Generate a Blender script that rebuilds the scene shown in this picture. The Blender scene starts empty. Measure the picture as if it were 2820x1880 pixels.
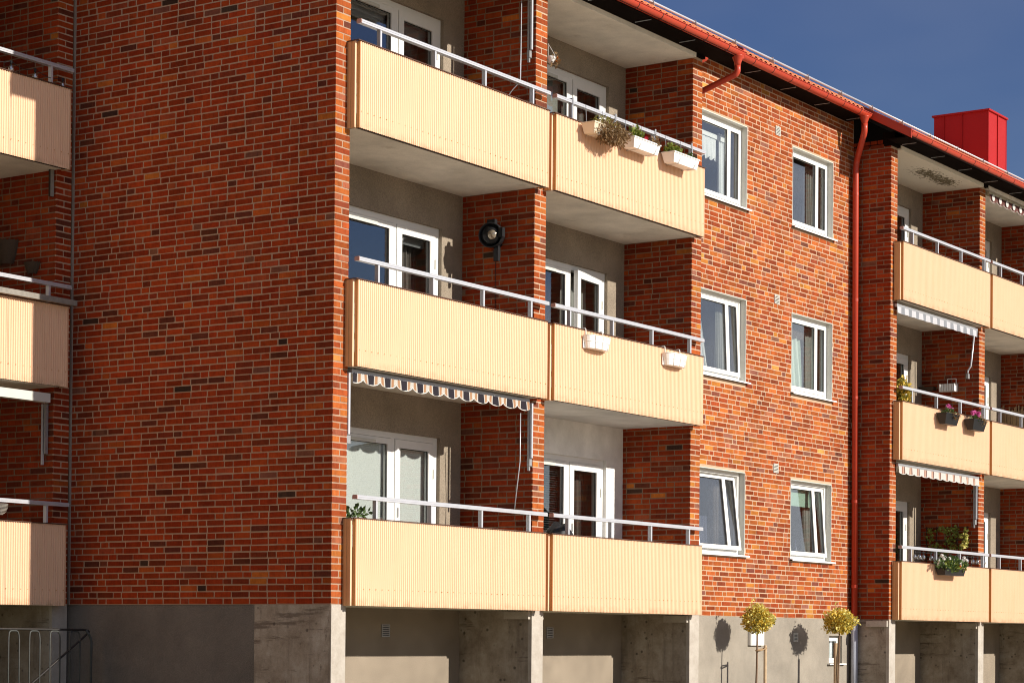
import bpy, math, random
from mathutils import Vector, Matrix
import numpy as np
random.seed(7)
S = bpy.context.scene
COL = S.collection
R = math.radians

# ------------------------------------------------------------------ camera
FPX, CYP, CXP = 6065.57, 1661.33, 1410.0          # focal length / principal point in photo pixels (2820 wide)
A0, PIT, ROL = R(35.2) - 0.0193, 0.0156, -0.0083
CAM = Vector((-19.3192, -15.5312, -0.3633))
fw = Vector((math.cos(A0) * math.cos(PIT), math.sin(A0) * math.cos(PIT), math.sin(PIT)))
r0 = Vector((math.sin(A0), -math.cos(A0), 0)); u0 = r0.cross(fw)
rt = r0 * math.cos(ROL) - u0 * math.sin(ROL); up = u0 * math.cos(ROL) + r0 * math.sin(ROL)
cd = bpy.data.cameras.new('camera'); cam = bpy.data.objects.new('camera', cd); COL.objects.link(cam)
cd.sensor_fit = 'HORIZONTAL'; cd.sensor_width = 36; cd.lens = FPX / 2820 * 36
cd.shift_y = (CYP - 940) / 2820; cd.clip_start = 0.5; cd.clip_end = 3000
M4 = Matrix((rt, up, -fw)).transposed().to_4x4(); M4.translation = CAM
cam.matrix_world = M4; S.camera = cam

def px(P):
    d = Vector(P) - CAM; z = d.dot(fw)
    return (CXP + FPX * d.dot(rt) / z, CYP - FPX * d.dot(up) / z)

# ------------------------------------------------------------------ light
SUN_TRAVEL = Vector((-0.2, 1.0, -0.46)).normalized()
EL = math.asin(-SUN_TRAVEL.z); AZ = math.atan2(-SUN_TRAVEL.x, -SUN_TRAVEL.y)   # clockwise from +Y
W = bpy.data.worlds.new('World'); S.world = W; W.use_nodes = True
nt = W.node_tree; nt.nodes.clear()
def wn(t, **k):
    n = nt.nodes.new(t)
    for a, b in k.items(): setattr(n, a, b)
    return n
sky = wn('ShaderNodeTexSky', sky_type='NISHITA', sun_disc=False, sun_elevation=EL, sun_rotation=AZ,
         altitude=0, air_density=1.0, dust_density=0.3, ozone_density=3.0)
hs = wn('ShaderNodeHueSaturation'); hs.inputs['Saturation'].default_value = 1.2; hs.inputs['Hue'].default_value = 0.522; hs.inputs['Value'].default_value = 1.0
bgd = wn('ShaderNodeBackground'); bgd.inputs[1].default_value = 0.05
wo = wn('ShaderNodeOutputWorld')
tc = wn('ShaderNodeTexCoord'); mp = wn('ShaderNodeMapping'); mp.inputs['Scale'].default_value = (1, 1, 2.6); mp.inputs['Location'].default_value = (14.5093, 1.6936, 3.39388)
nz = wn('ShaderNodeTexNoise'); nz.inputs['Scale'].default_value = 2.3; nz.inputs['Detail'].default_value = 6; nz.inputs['Roughness'].default_value = 0.55
cr = wn('ShaderNodeValToRGB'); cr.color_ramp.elements[0].position = 0.49; cr.color_ramp.elements[1].position = 0.64
cr.color_ramp.elements[1].color = (0.85, 0.85, 0.85, 1)
mx = wn('ShaderNodeMix', data_type='RGBA')
mx.inputs['B'].default_value = (13.0, 12.9, 13.2, 1)  # clouds set out of view, brightened to add fill on the fronts
L = nt.links.new
L(tc.outputs['Generated'], mp.inputs[0]); L(mp.outputs[0], nz.inputs['Vector']); L(nz.outputs['Fac'], cr.inputs[0])
nz2 = wn('ShaderNodeTexNoise'); nz2.inputs['Scale'].default_value = 3.6; nz2.inputs['Detail'].default_value = 4; nz2.inputs['Roughness'].default_value = 0.5
cr2 = wn('ShaderNodeValToRGB'); cr2.color_ramp.elements[0].position = 0.38; cr2.color_ramp.elements[1].position = 0.68; cr2.color_ramp.elements[1].color = (0.09, 0.09, 0.09, 1)
mx2 = wn('ShaderNodeMix', data_type='RGBA'); mx2.inputs['B'].default_value = (9.0, 9.0, 9.4, 1)
L(mp.outputs[0], nz2.inputs['Vector']); L(nz2.outputs['Fac'], cr2.inputs[0]); L(cr2.outputs[0], mx2.inputs['Factor'])
L(sky.outputs[0], hs.inputs['Color']); L(hs.outputs[0], mx2.inputs['A']); L(mx2.outputs['Result'], mx.inputs['A']); L(cr.outputs[0], mx.inputs['Factor'])
L(mx.outputs['Result'], bgd.inputs[0]); L(bgd.outputs[0], wo.inputs[0])
sl = bpy.data.lights.new('sun', 'SUN'); sl.energy = 4.4; sl.angle = R(0.53); sl.color = (1.0, 0.93, 0.82)
so = bpy.data.objects.new('sun', sl); COL.objects.link(so); so.location = (5, -20, 14)
so.rotation_euler = SUN_TRAVEL.to_track_quat('-Z', 'Y').to_euler()
S.view_settings.view_transform = 'Standard'; S.view_settings.look = 'None'
S.view_settings.exposure = 0.5; S.view_settings.gamma = 1.0; S.view_settings.use_curve_mapping = False
S.cycles.max_bounces = 8; S.cycles.transparent_max_bounces = 12; S.cycles.caustics_reflective = False; S.cycles.caustics_refractive = False
S.cycles.pixel_filter_type = 'BLACKMAN_HARRIS'; S.cycles.filter_width = 1.05; S.cycles.use_denoising = True; S.cycles.denoiser = 'OPENIMAGEDENOISE'

# ------------------------------------------------------------------ materials
MATS = {}
class NT:
    def __init__(s, name):
        s.m = bpy.data.materials.new(name); s.m.use_nodes = True; s.t = s.m.node_tree
        s.p = s.t.nodes['Principled BSDF']; s.out = s.t.nodes['Material Output']
        s.geo = s.t.nodes.new('ShaderNodeNewGeometry')
    def n(s, t, **k):
        x = s.t.nodes.new(t)
        for a, b in k.items():
            if a.startswith('_'): x.inputs[a[1:]].default_value = b
            else: setattr(x, a, b)
        return x
    def l(s, a, b): s.t.links.new(a, b)
    def noise(s, scale, detail=4, rough=0.6, vec=None, stretch=None):
        x = s.n('ShaderNodeTexNoise', _Scale=scale, _Detail=detail, _Roughness=rough)
        v = vec or s.geo.outputs['Position']
        if stretch:
            m = s.n('ShaderNodeMapping'); m.inputs['Scale'].default_value = stretch; s.l(v, m.inputs[0]); v = m.outputs[0]
        s.l(v, x.inputs['Vector']); return x.outputs['Fac']
    def ramp(s, fac, *st):
        x = s.n('ShaderNodeValToRGB'); e = x.color_ramp.elements
        while len(e) < len(st): e.new(0.5)
        for i, (p, c) in enumerate(st):
            e[i].position = p; e[i].color = (*c, 1) if len(c) == 3 else c
        s.l(fac, x.inputs[0]); return x.outputs[0]
    def mix(s, fac, a, b, mode='MIX'):
        x = s.n('ShaderNodeMix', data_type='RGBA', blend_type=mode)
        for k, v in (('Factor', fac), ('A', a), ('B', b)):
            if isinstance(v, (int, float)): x.inputs[k].default_value = v
            elif isinstance(v, tuple): x.inputs[k].default_value = (*v, 1)
            else: s.l(v, x.inputs[k])
        return x.outputs['Result']
    def col(s, c):
        if isinstance(c, tuple): s.p.inputs['Base Color'].default_value = (*c, 1)
        else: s.l(c, s.p.inputs['Base Color'])
    def bump(s, h, strength, dist=0.01):
        b = s.n('ShaderNodeBump', _Strength=strength, _Distance=dist); s.l(h, b.inputs['Height']); s.l(b.outputs[0], s.p.inputs['Normal'])
    def done(s, key, rough=0.8, spec=0.3, metal=0.0):
        s.p.inputs['Roughness'].default_value = rough; s.p.inputs['Specular IOR Level'].default_value = spec
        s.p.inputs['Metallic'].default_value = metal; MATS[key] = s.m; return s.m
def g(v): return (v, v, v)
def mul(c, k): return tuple(x * k for x in c)
def simple(key, c, rough=0.6, spec=0.3, metal=0, var=0.12, scale=6, bump=0, bscale=80):
    t = NT(key); f = t.noise(scale, 5)
    t.col(t.mix(f, mul(c, 1 - var), mul(c, 1 + var)))
    if bump: t.bump(t.noise(bscale, 3), bump, 0.004)
    t.done(key, rough, spec, metal)

t = NT('brick'); a = t.n('ShaderNodeAttribute', attribute_name='bcol')
stria = t.noise(1.0, 2, 0.7, stretch=(220, 220, 6)); blot = t.noise(9, 5, 0.7)
c = t.mix(t.ramp(stria, (0.3, g(0.72)), (0.7, g(1.12))), g(0), a.outputs['Color'], 'MIX')
c = t.mix(1.0, a.outputs['Color'], t.ramp(stria, (0.32, g(0.74)), (0.66, g(1.14))), 'MULTIPLY')
c = t.mix(1.0, c, t.ramp(blot, (0.30, (0.74, 0.68, 0.68)), (0.5, g(1.0)), (0.72, (1.12, 1.15, 1.1))), 'MULTIPLY')
age = t.noise(0.7, 6, 0.65, stretch=(1.6, 1.6, 0.6)); c = t.mix(1.0, c, t.ramp(age, (0.32, (0.76, 0.74, 0.74)), (0.5, g(1.0)), (0.70, (1.1, 1.14, 1.12))), 'MULTIPLY')
eff = t.ramp(t.noise(2.3, 7, 0.75), (0.62, g(0)), (0.80, g(0.25)))
c = t.mix(eff, c, (0.42, 0.22, 0.14))
t.col(c); t.bump(stria, 0.35, 0.003); t.done('brick', 0.9, 0.06)

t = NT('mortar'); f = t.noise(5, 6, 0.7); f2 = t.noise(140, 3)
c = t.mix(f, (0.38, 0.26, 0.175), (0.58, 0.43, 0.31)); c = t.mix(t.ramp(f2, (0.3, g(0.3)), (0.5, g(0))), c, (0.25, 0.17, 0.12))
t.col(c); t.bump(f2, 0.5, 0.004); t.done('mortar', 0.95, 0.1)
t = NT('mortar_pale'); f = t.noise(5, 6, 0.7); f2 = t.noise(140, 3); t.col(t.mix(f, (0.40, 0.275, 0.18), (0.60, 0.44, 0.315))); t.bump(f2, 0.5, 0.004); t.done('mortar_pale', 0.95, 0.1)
t = NT('mortar_side_shade'); f = t.noise(5, 6, 0.7); f2 = t.noise(140, 3); t.col(t.mix(f, (0.15, 0.095, 0.06), (0.33, 0.22, 0.145))); t.bump(f2, 0.5, 0.004); t.done('mortar_side_shade', 0.95, 0.1)  # mortar again, with the shade of the side walls put into its colour
t = NT('mortar_shaded'); f = t.noise(5, 6, 0.7); f2 = t.noise(140, 3); t.col(t.mix(f, (0.29, 0.185, 0.125), (0.47, 0.32, 0.225))); t.bump(f2, 0.5, 0.004); t.done('mortar_shaded', 0.95, 0.1)  # darker copy of the mortar, carrying the shade on the gable wall

def plaster(key, c, grain=0.35, stain=None, gs=90):
    t = NT(key); gfac = t.noise(gs, 3, 0.8); big = t.noise(1.7, 5, 0.6)
    col = t.mix(t.ramp(gfac, (0.32, g(0)), (0.68, g(1))), mul(c, 1 - grain), mul(c, 1 + grain))
    col = t.mix(1.0, col, t.ramp(big, (0.3, g(0.8)), (0.7, g(1.12))), 'MULTIPLY')
    if stain:
        sf = t.noise(stain[1], 8, 0.68); col = t.mix(t.ramp(sf, (stain[2], g(0)), (stain[2] + 0.12, g(1))), col, stain[0])
    t.col(col); t.bump(gfac, 0.6, 0.006); t.done(key, 0.95, 0.12)
plaster('plaster', (0.29, 0.24, 0.185), 0.38)
plaster('plaster_white', (0.84, 0.83, 0.80), 0.05)
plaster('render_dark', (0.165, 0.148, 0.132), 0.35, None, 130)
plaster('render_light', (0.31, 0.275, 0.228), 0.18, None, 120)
plaster('ceiling_paint', (0.76, 0.71, 0.62), 0.07, ((0.56, 0.51, 0.42), 2.2, 0.60), 60)
plaster('ceiling_white', (0.70, 0.69, 0.66), 0.05)
plaster('joint_filler', (0.30, 0.255, 0.22), 0.15)

t = NT('concrete'); b1 = t.noise(3.2, 8, 0.72); b2 = t.noise(9, 9, 0.75, stretch=(1, 1, 0.45)); fine = t.noise(120, 3, 0.8)
c = t.ramp(b1, (0.32, (0.23, 0.185, 0.14)), (0.52, (0.36, 0.31, 0.25)), (0.7, (0.46, 0.415, 0.355)))
c = t.mix(t.ramp(b2, (0.58, g(0)), (0.66, g(0.75))), c, (0.17, 0.135, 0.105))
lay = t.noise(1.1, 7, 0.75, stretch=(0.5, 0.5, 5)); c = t.mix(t.ramp(lay, (0.57, g(0)), (0.63, g(0.8))), c, (0.13, 0.10, 0.08)); drp = t.noise(1.0, 6, 0.7, stretch=(6, 6, 0.5)); c = t.mix(t.ramp(drp, (0.52, g(0)), (0.70, g(0.6))), c, (0.15, 0.12, 0.095))
pit = t.n('ShaderNodeTexVoronoi', _Scale=7.0); t.l(t.geo.outputs['Position'], pit.inputs['Vector'])
c = t.mix(t.ramp(pit.outputs['Distance'], (0.10, g(0.8)), (0.17, g(0))), c, (0.10, 0.085, 0.07))
c = t.mix(1.0, c, t.ramp(fine, (0.3, g(0.85)), (0.7, g(1.1))), 'MULTIPLY')
t.col(c); t.bump(b2, 0.7, 0.012); t.done('concrete', 0.95, 0.1)
t = NT('concrete_pale'); b1 = t.noise(4, 8, 0.72); fine = t.noise(100, 3, 0.8); crk = t.noise(7, 8, 0.8, stretch=(1, 1, 0.5))
c = t.ramp(b1, (0.3, (0.36, 0.315, 0.265)), (0.7, (0.52, 0.48, 0.425))); c = t.mix(t.ramp(crk, (0.68, g(0)), (0.72, g(0.8))), c, (0.24, 0.19, 0.15))
c = t.mix(1.0, c, t.ramp(fine, (0.3, g(0.88)), (0.7, g(1.08))), 'MULTIPLY')
t.col(c); t.bump(crk, 0.5, 0.01); t.done('concrete_pale', 0.95, 0.1)

t = NT('cream_sheet'); f = t.noise(2.5, 5); dr = t.noise(1.0, 5, 0.7, stretch=(9, 9, 0.7))
c = t.mix(f, (0.79, 0.51, 0.33), (0.85, 0.56, 0.37)); c = t.mix(t.ramp(dr, (0.54, g(0)), (0.80, g(0.38))), c, (0.66, 0.42, 0.21))
tcg = t.n('ShaderNodeTexCoord'); sg = t.n('ShaderNodeSeparateXYZ'); t.l(tcg.outputs['Generated'], sg.inputs[0])
edge = t.ramp(sg.outputs[2], (0.0, g(0.55)), (0.10, g(0.0))); grime = t.mix(1.0, edge, t.ramp(t.noise(7, 6, 0.7), (0.42, g(0)), (0.62, g(1))), 'MULTIPLY')
c = t.mix(grime, c, (0.36, 0.23, 0.11))
t.col(c); t.done('cream_sheet', 0.45, 0.35)
simple('brown_cap', (0.085, 0.04, 0.025), 0.5)
t = NT('cream_shaded'); t.col(t.mix(t.noise(2.5, 5), (0.60, 0.33, 0.14), (0.68, 0.39, 0.175))); t.done('cream_shaded', 0.45, 0.35)  # cream sheet tanned to carry the shade on the balcony returns
simple('brown_trim', (0.50, 0.235, 0.075), 0.5)
simple('aluminium', (0.55, 0.56, 0.60), 0.38, 0.5, 0.3, 0.06, 3)
simple('end_cap', (0.42, 0.27, 0.23), 0.5)
simple('galvanised', (0.40, 0.40, 0.41), 0.4, 0.5, 0.5, 0.2, 25)
simple('white_paint', (0.76, 0.76, 0.74), 0.4, 0.4, 0, 0.04)
simple('white_shade', (0.58, 0.58, 0.53), 0.5, 0.3, 0, 0.05)
simple('gasket', (0.02, 0.02, 0.022), 0.6)
simple('red_paint', (0.46, 0.05, 0.022), 0.38, 0.45, 0, 0.12, 3)
simple('red_sheet', (0.36, 0.020, 0.022), 0.6, 0.1, 0, 0.08, 2)
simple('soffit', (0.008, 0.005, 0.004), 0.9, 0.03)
simple('roof_tile', (0.58, 0.19, 0.085), 0.75, 0.25, 0, 0.3, 7, 0.3, 60)
simple('grey_pipe', (0.42, 0.44, 0.50), 0.45, 0.4, 0.2, 0.15)
simple('black_plastic', (0.012, 0.0125, 0.014), 0.42, 0.3)
simple('black_cloth', (0.02, 0.02, 0.023), 0.5, 0.4, 0, 0.3, 12)
simple('white_plastic', (0.78, 0.77, 0.74), 0.4, 0.4, 0, 0.06, 12)
simple('beige_plastic', (0.70, 0.60, 0.45), 0.5, 0.3, 0, 0.06, 12)
simple('iron', (0.03, 0.026, 0.024), 0.6, 0.4, 0.2, 0.4, 30)
simple('peeling_iron', (0.065, 0.068, 0.064), 0.6, 0.4, 0.1, 0.5, 28)
simple('wood_stake', (0.46, 0.33, 0.20), 0.8, 0.2, 0, 0.3, 20)
simple('wood_grey', (0.26, 0.24, 0.21), 0.85, 0.2, 0, 0.4, 18)
simple('wood_dark', (0.05, 0.032, 0.022), 0.8, 0.2, 0, 0.4, 12)
simple('bamboo', (0.33, 0.22, 0.12), 0.75, 0.2, 0, 0.45, 25)
simple('wicker', (0.075, 0.052, 0.035), 0.85, 0.2, 0, 0.5, 90, 0.8, 90)
simple('interior', (0.20, 0.17, 0.145), 0.9)
simple('bark', (0.20, 0.13, 0.085), 0.9, 0.1, 0, 0.4, 60, 0.5, 90)
simple('soil', (0.06, 0.045, 0.03), 0.95)
simple('strap', (0.34, 0.23, 0.13), 0.9)
simple('lens', (0.42, 0.36, 0.28), 0.15, 0.8, 0.6, 0.5, 14)
def leafmat(key, c, var=0.35, trans=0.25):
    t = NT(key); oi = t.noise(38, 2, 0.7); t.col(t.mix(t.ramp(oi, (0.35, g(0)), (0.65, g(1))), mul(c, 1 - var), mul(c, 1 + var)))
    t.p.inputs['Subsurface Weight'].default_value = 0.0
    tr = t.n('ShaderNodeBsdfTranslucent'); tr.inputs[0].default_value = (*mul(c, 1.2), 1)
    ms = t.n('ShaderNodeMixShader', _0=trans) if False else t.n('ShaderNodeMixShader'); ms.inputs[0].default_value = trans
    t.l(t.p.outputs[0], ms.inputs[1]); t.l(tr.outputs[0], ms.inputs[2]); t.l(ms.outputs[0], t.out.inputs[0]); t.done(key, 0.5, 0.4)
leafmat('leaf_yellow', (0.66, 0.48, 0.07)); leafmat('leaf_gold', (0.72, 0.65, 0.20)); leafmat('leaf_green', (0.07, 0.12, 0.03)); leafmat('leaf_olive', (0.24, 0.22, 0.035))
leafmat('leaf_dry', (0.24, 0.15, 0.07)); leafmat('leaf_lime', (0.20, 0.24, 0.04)); leafmat('petal_pink', (0.62, 0.12, 0.36)); leafmat('petal_red', (0.65, 0.05, 0.08))
leafmat('petal_white', (0.8, 0.77, 0.74), 0.08); leafmat('petal_orange', (0.75, 0.25, 0.03)); leafmat('petal_pale', (0.62, 0.52, 0.50))
leafmat('curtain_white', (0.80, 0.81, 0.80), 0.04, 0.18); leafmat('curtain_mint', (0.62, 0.72, 0.63), 0.05, 0.18); leafmat('curtain_grey', (0.30, 0.30, 0.27), 0.1, 0.3)
leafmat('curtain_brown', (0.10, 0.075, 0.06), 0.1, 0.3); leafmat('blind_white', (0.84, 0.86, 0.84), 0.03, 0.1); leafmat('blind_mint', (0.42, 0.58, 0.47), 0.03, 0.3); leafmat('blind_grey', (0.30, 0.30, 0.31), 0.05, 0.1); leafmat('cloth_blue', (0.028, 0.03, 0.065), 0.2, 0.1)

t = NT('glass'); t.t.nodes.remove(t.p)
gl = t.n('ShaderNodeBsdfGlossy'); gl.inputs['Roughness'].default_value = 0.004; gl.inputs['Color'].default_value = (0.92, 0.95, 1.0, 1)
tr = t.n('ShaderNodeBsdfTransparent'); tr.inputs[0].default_value = (0.965, 0.985, 0.98, 1)
fr = t.n('ShaderNodeFresnel'); io = t.n('ShaderNodeMapRange'); io.inputs[3].default_value = 1.95; io.inputs[4].default_value = 1 / 1.95; t.l(t.geo.outputs['Backfacing'], io.inputs[0]); t.l(io.outputs[0], fr.inputs[0])
ms = t.n('ShaderNodeMixShader'); t.l(fr.outputs[0], ms.inputs[0]); t.l(tr.outputs[0], ms.inputs[1]); t.l(gl.outputs[0], ms.inputs[2]); t.l(ms.outputs[0], t.out.inputs[0])
MATS['glass'] = t.m
t = NT('bulb_glass'); t.t.nodes.remove(t.p)
gl = t.n('ShaderNodeBsdfGlossy'); gl.inputs['Roughness'].default_value = 0.05
tr = t.n('ShaderNodeBsdfTransparent'); tr.inputs[0].default_value = (0.85, 0.85, 0.85, 1)
ms = t.n('ShaderNodeMixShader'); ms.inputs[0].default_value = 0.5; t.l(tr.outputs[0], ms.inputs[1]); t.l(gl.outputs[0], ms.inputs[2]); t.l(ms.outputs[0], t.out.inputs[0])
MATS['bulb_glass'] = t.m

def stripes(key, period, stops, x0=0.0):
    t = NT(key); sx = t.n('ShaderNodeSeparateXYZ'); t.l(t.geo.outputs['Position'], sx.inputs[0])
    a = t.n('ShaderNodeMath', operation='SUBTRACT'); t.l(sx.outputs[0], a.inputs[0]); a.inputs[1].default_value = x0
    b = t.n('ShaderNodeMath', operation='DIVIDE'); t.l(a.outputs[0], b.inputs[0]); b.inputs[1].default_value = period
    f = t.n('ShaderNodeMath', operation='FRACT'); t.l(b.outputs[0], f.inputs[0])
    x = t.n('ShaderNodeValToRGB'); x.color_ramp.interpolation = 'CONSTANT'; e = x.color_ramp.elements
    while len(e) < len(stops): e.new(0.5)
    for i, (p, c) in enumerate(stops): e[i].position = p; e[i].color = (*c, 1)
    t.l(f.outputs[0], x.inputs[0]); t.col(x.outputs[0]); t.done(key, 0.85, 0.1)
CRM, BLK, TAN, WHT, ORG = (0.62, 0.56, 0.46), (0.025, 0.022, 0.028), (0.33, 0.21, 0.13), (0.45, 0.43, 0.40), (0.33, 0.15, 0.08)
stripes('awning_dark', 0.315, [(0, WHT), (0.09, TAN), (0.15, ORG), (0.19, TAN), (0.24, WHT), (0.30, BLK), (0.68, WHT), (0.73, TAN), (0.79, ORG), (0.83, TAN), (0.90, WHT)], 0.18)
stripes('awning_grey', 0.30, [(0, (0.45, 0.45, 0.48)), (0.55, (0.22, 0.23, 0.255))], 15.08)
stripes('awning_red', 0.31, [(0, (0.50, 0.46, 0.43)), (0.36, (0.24, 0.10, 0.075)), (0.45, (0.42, 0.28, 0.21)), (0.60, (0.13, 0.065, 0.055)), (0.70, (0.50, 0.46, 0.43))], 15.2)
simple('awning_brown', (0.10, 0.035, 0.03), 0.9); simple('awning_beige', (0.42, 0.38, 0.26), 0.8); simple('awning_motif', (0.55, 0.53, 0.50), 0.9)

t = NT('patch_ceiling')      # flaking paint on the ceiling over the right-hand top balcony
gfac = t.noise(60, 3); col = t.mix(gfac, (0.66, 0.61, 0.51), (0.74, 0.69, 0.585))
def blob(cx, cy, sx, sy):
    m = t.n('ShaderNodeMapping', vector_type='POINT'); m.inputs['Location'].default_value = (-cx / sx, -cy / sy, 0); m.inputs['Scale'].default_value = (1 / sx, 1 / sy, 0)
    t.l(t.geo.outputs['Position'], m.inputs[0]); ln = t.n('ShaderNodeVectorMath', operation='LENGTH'); t.l(m.outputs[0], ln.inputs[0])
    return t.ramp(ln.outputs['Value'], (0.0, g(0.30)), (1.0, g(0.0)))
fl = t.noise(11, 7, 0.72, stretch=(1, 1.9, 1)); m1 = blob(17.25, 0.33, 0.95, 0.42); m2 = blob(18.1, 0.33, 0.6, 0.34)
ad = t.mix(1.0, t.mix(1.0, m1, m2, 'ADD'), fl, 'ADD')
col = t.mix(t.ramp(ad, (0.66, g(0)), (0.71, g(1))), col, t.mix(t.noise(25, 4), (0.06, 0.05, 0.03), (0.24, 0.20, 0.13)))
t.col(col); t.done('patch_ceiling', 0.9, 0.1)

t = NT('ground'); f = t.noise(0.8, 7, 0.7); f2 = t.noise(30, 4)
c = t.mix(f, (0.50, 0.42, 0.31), (0.62, 0.53, 0.41)); c = t.mix(1.0, c, t.ramp(f2, (0.3, g(0.7)), (0.7, g(1.2))), 'MULTIPLY'); t.col(c); t.done('ground', 0.95, 0.1)
simple('paving', (0.58, 0.51, 0.42), 0.9, 0.15, 0, 0.2, 4)
simple('bounce_cut_strip', (0.075, 0.075, 0.035), 0.95, 0.1, 0, 0.4, 3)
simple('treeline_dark', (0.045, 0.055, 0.025), 0.95, 0.1, 0, 0.5, 1.5)

# ------------------------------------------------------------------ mesh helpers
WL = {}
class MB:
    def __init__(s): s.v = []; s.f = []; s.c = []; s.cols = None
    def box(s, x0, x1, y0, y1, z0, z1, skip=''):
        if x0 > x1: x0, x1 = x1, x0
        if y0 > y1: y0, y1 = y1, y0
        if z0 > z1: z0, z1 = z1, z0
        b = len(s.v)
        s.v += [(x0, y0, z0), (x1, y0, z0), (x1, y1, z0), (x0, y1, z0), (x0, y0, z1), (x1, y0, z1), (x1, y1, z1), (x0, y1, z1)]
        for k, q in (('b', (0, 3, 2, 1)), ('t', (4, 5, 6, 7)), ('f', (0, 1, 5, 4)), ('r', (1, 2, 6, 5)), ('k', (2, 3, 7, 6)), ('l', (3, 0, 4, 7))):
            if k not in skip: s.f.append(tuple(b + i for i in q))
        return s
    def obox(s, c, ax, ay, az):            # oriented box: centre and three half-axis vectors
        c, ax, ay, az = map(Vector, (c, ax, ay, az)); b = len(s.v)
        for k in (-1, 1):
            for (i, j) in ((-1, -1), (1, -1), (1, 1), (-1, 1)): s.v.append(tuple(c + ax * i + ay * j + az * k))
        for q in ((0, 3, 2, 1), (4, 5, 6, 7), (0, 1, 5, 4), (1, 2, 6, 5), (2, 3, 7, 6), (3, 0, 4, 7)): s.f.append(tuple(b + i for i in q))
        return s
    def poly(s, pts):
        b = len(s.v); s.v += [tuple(p) for p in pts]; s.f.append(tuple(range(b, b + len(pts)))); return s
    def prism(s, pts, d):                  # polygon (3-D points) extruded along vector d
        b = len(s.v); n = len(pts); d = Vector(d)
        s.v += [tuple(p) for p in pts] + [tuple(Vector(p) + d) for p in pts]
        s.f.append(tuple(range(b, b + n))[::-1]); s.f.append(tuple(range(b + n, b + 2 * n)))
        for i in range(n): j = (i + 1) % n; s.f.append((b + i, b + j, b + n + j, b + n + i))
        return s
    def tube(s, path, r, seg=10, caps=True, rad=None):
        path = [Vector(p) for p in path]; b = len(s.v); n = len(path); prev = None
        for i, p in enumerate(path):
            d = (path[min(i + 1, n - 1)] - path[max(i - 1, 0)]).normalized()
            a = prev if prev is not None else (Vector((0, 0, 1)) if abs(d.z) < 0.9 else Vector((1, 0, 0)))
            a = (a - d * a.dot(d)).normalized(); prev = a; e = d.cross(a); rr = rad[i] if rad else r
            for k in range(seg):
                th = 2 * math.pi * k / seg; s.v.append(tuple(p + a * (rr * math.cos(th)) + e * (rr * math.sin(th))))
        for i in range(n - 1):
            for k in range(seg):
                k2 = (k + 1) % seg; s.f.append((b + i * seg + k, b + i * seg + k2, b + (i + 1) * seg + k2, b + (i + 1) * seg + k))
        if caps: s.f.append(tuple(b + k for k in range(seg))[::-1]); s.f.append(tuple(b + (n - 1) * seg + k for k in range(seg)))
        return s
    def grid(s, fn, nu, nv):
        b = len(s.v)
        for i in range(nu + 1):
            for j in range(nv + 1): s.v.append(tuple(fn(i / nu, j / nv)))
        w = nv + 1
        for i in range(nu):
            for j in range(nv): s.f.append((b + i * w + j, b + (i + 1) * w + j, b + (i + 1) * w + j + 1, b + i * w + j + 1))
        return s
    def lathe(s, c, prof, seg=20, axis='Z'):
        b = len(s.v); c = Vector(c); n = len(prof)
        for (r, h) in prof:
            for k in range(seg):
                th = 2 * math.pi * k / seg; a, d = r * math.cos(th), r * math.sin(th)
                s.v.append(tuple(c + (Vector((a, d, h)) if axis == 'Z' else Vector((h, a, d)) if axis == 'X' else Vector((a, h, d)))))
        for i in range(n - 1):
            for k in range(seg): k2 = (k + 1) % seg; s.f.append((b + i * seg + k, b + i * seg + k2, b + (i + 1) * seg + k2, b + (i + 1) * seg + k))
        s.f.append(tuple(b + k for k in range(seg))[::-1]); s.f.append(tuple(b + (n - 1) * seg + k for k in range(seg)))
        return s
    def build(s, name, m, parent=None, smooth=False, kind=None, label=None, solid=0):
        V = np.array(s.v, float); c = (V.min(0) + V.max(0)) / 2
        me = bpy.data.meshes.new(name); me.from_pydata((V - c).tolist(), [], s.f)
        if s.cols is not None:
            at = me.attributes.new('bcol', 'FLOAT_COLOR', 'POINT'); at.data.foreach_set('color', np.array(s.cols, np.float32).ravel())
        me.materials.append(MATS[m])
        if smooth: me.polygons.foreach_set('use_smooth', [True] * len(me.polygons))
        me.update()
        return link(name, me, Vector(c), parent, kind, label)
def link(name, me, wloc, parent=None, kind=None, label=None):
    o = bpy.data.objects.new(name, me); COL.objects.link(o); wloc = Vector(wloc); WL[o.name] = wloc
    if parent is not None: o.parent = parent; o.location = wloc - WL[parent.name]
    else: o.location = wloc
    if kind: o['kind'] = kind
    if label: o['label'] = label
    return o
def root(name, loc, label, cat, group=None):
    o = bpy.data.objects.new(name, None); COL.objects.link(o); o.location = loc; WL[o.name] = Vector(loc); o.empty_display_size = 0.3
    return tag(o, label, cat, group)
def tag(o, label, cat, group=None):
    o['label'] = label; o['category'] = cat
    if group: o['group'] = group
    return o
def part(name, m, parent, *boxes, **k):
    b = MB()
    for q in boxes: b.box(*q)
    return b.build(name, m, parent, **k)
def bend(pts, rad=0.06, n=5):              # polyline with rounded corners
    out = [Vector(pts[0])]
    for i in range(1, len(pts) - 1):
        p, a, b = Vector(pts[i]), Vector(pts[i - 1]), Vector(pts[i + 1])
        d1, d2 = (a - p), (b - p); r_ = min(rad, d1.length * 0.45, d2.length * 0.45); s_, e_ = p + d1.normalized() * r_, p + d2.normalized() * r_
        for k in range(n + 1):
            f = k / n; out.append(s_ * (1 - f) ** 2 + p * 2 * f * (1 - f) + e_ * f * f)
    out.append(Vector(pts[-1])); return out
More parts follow.
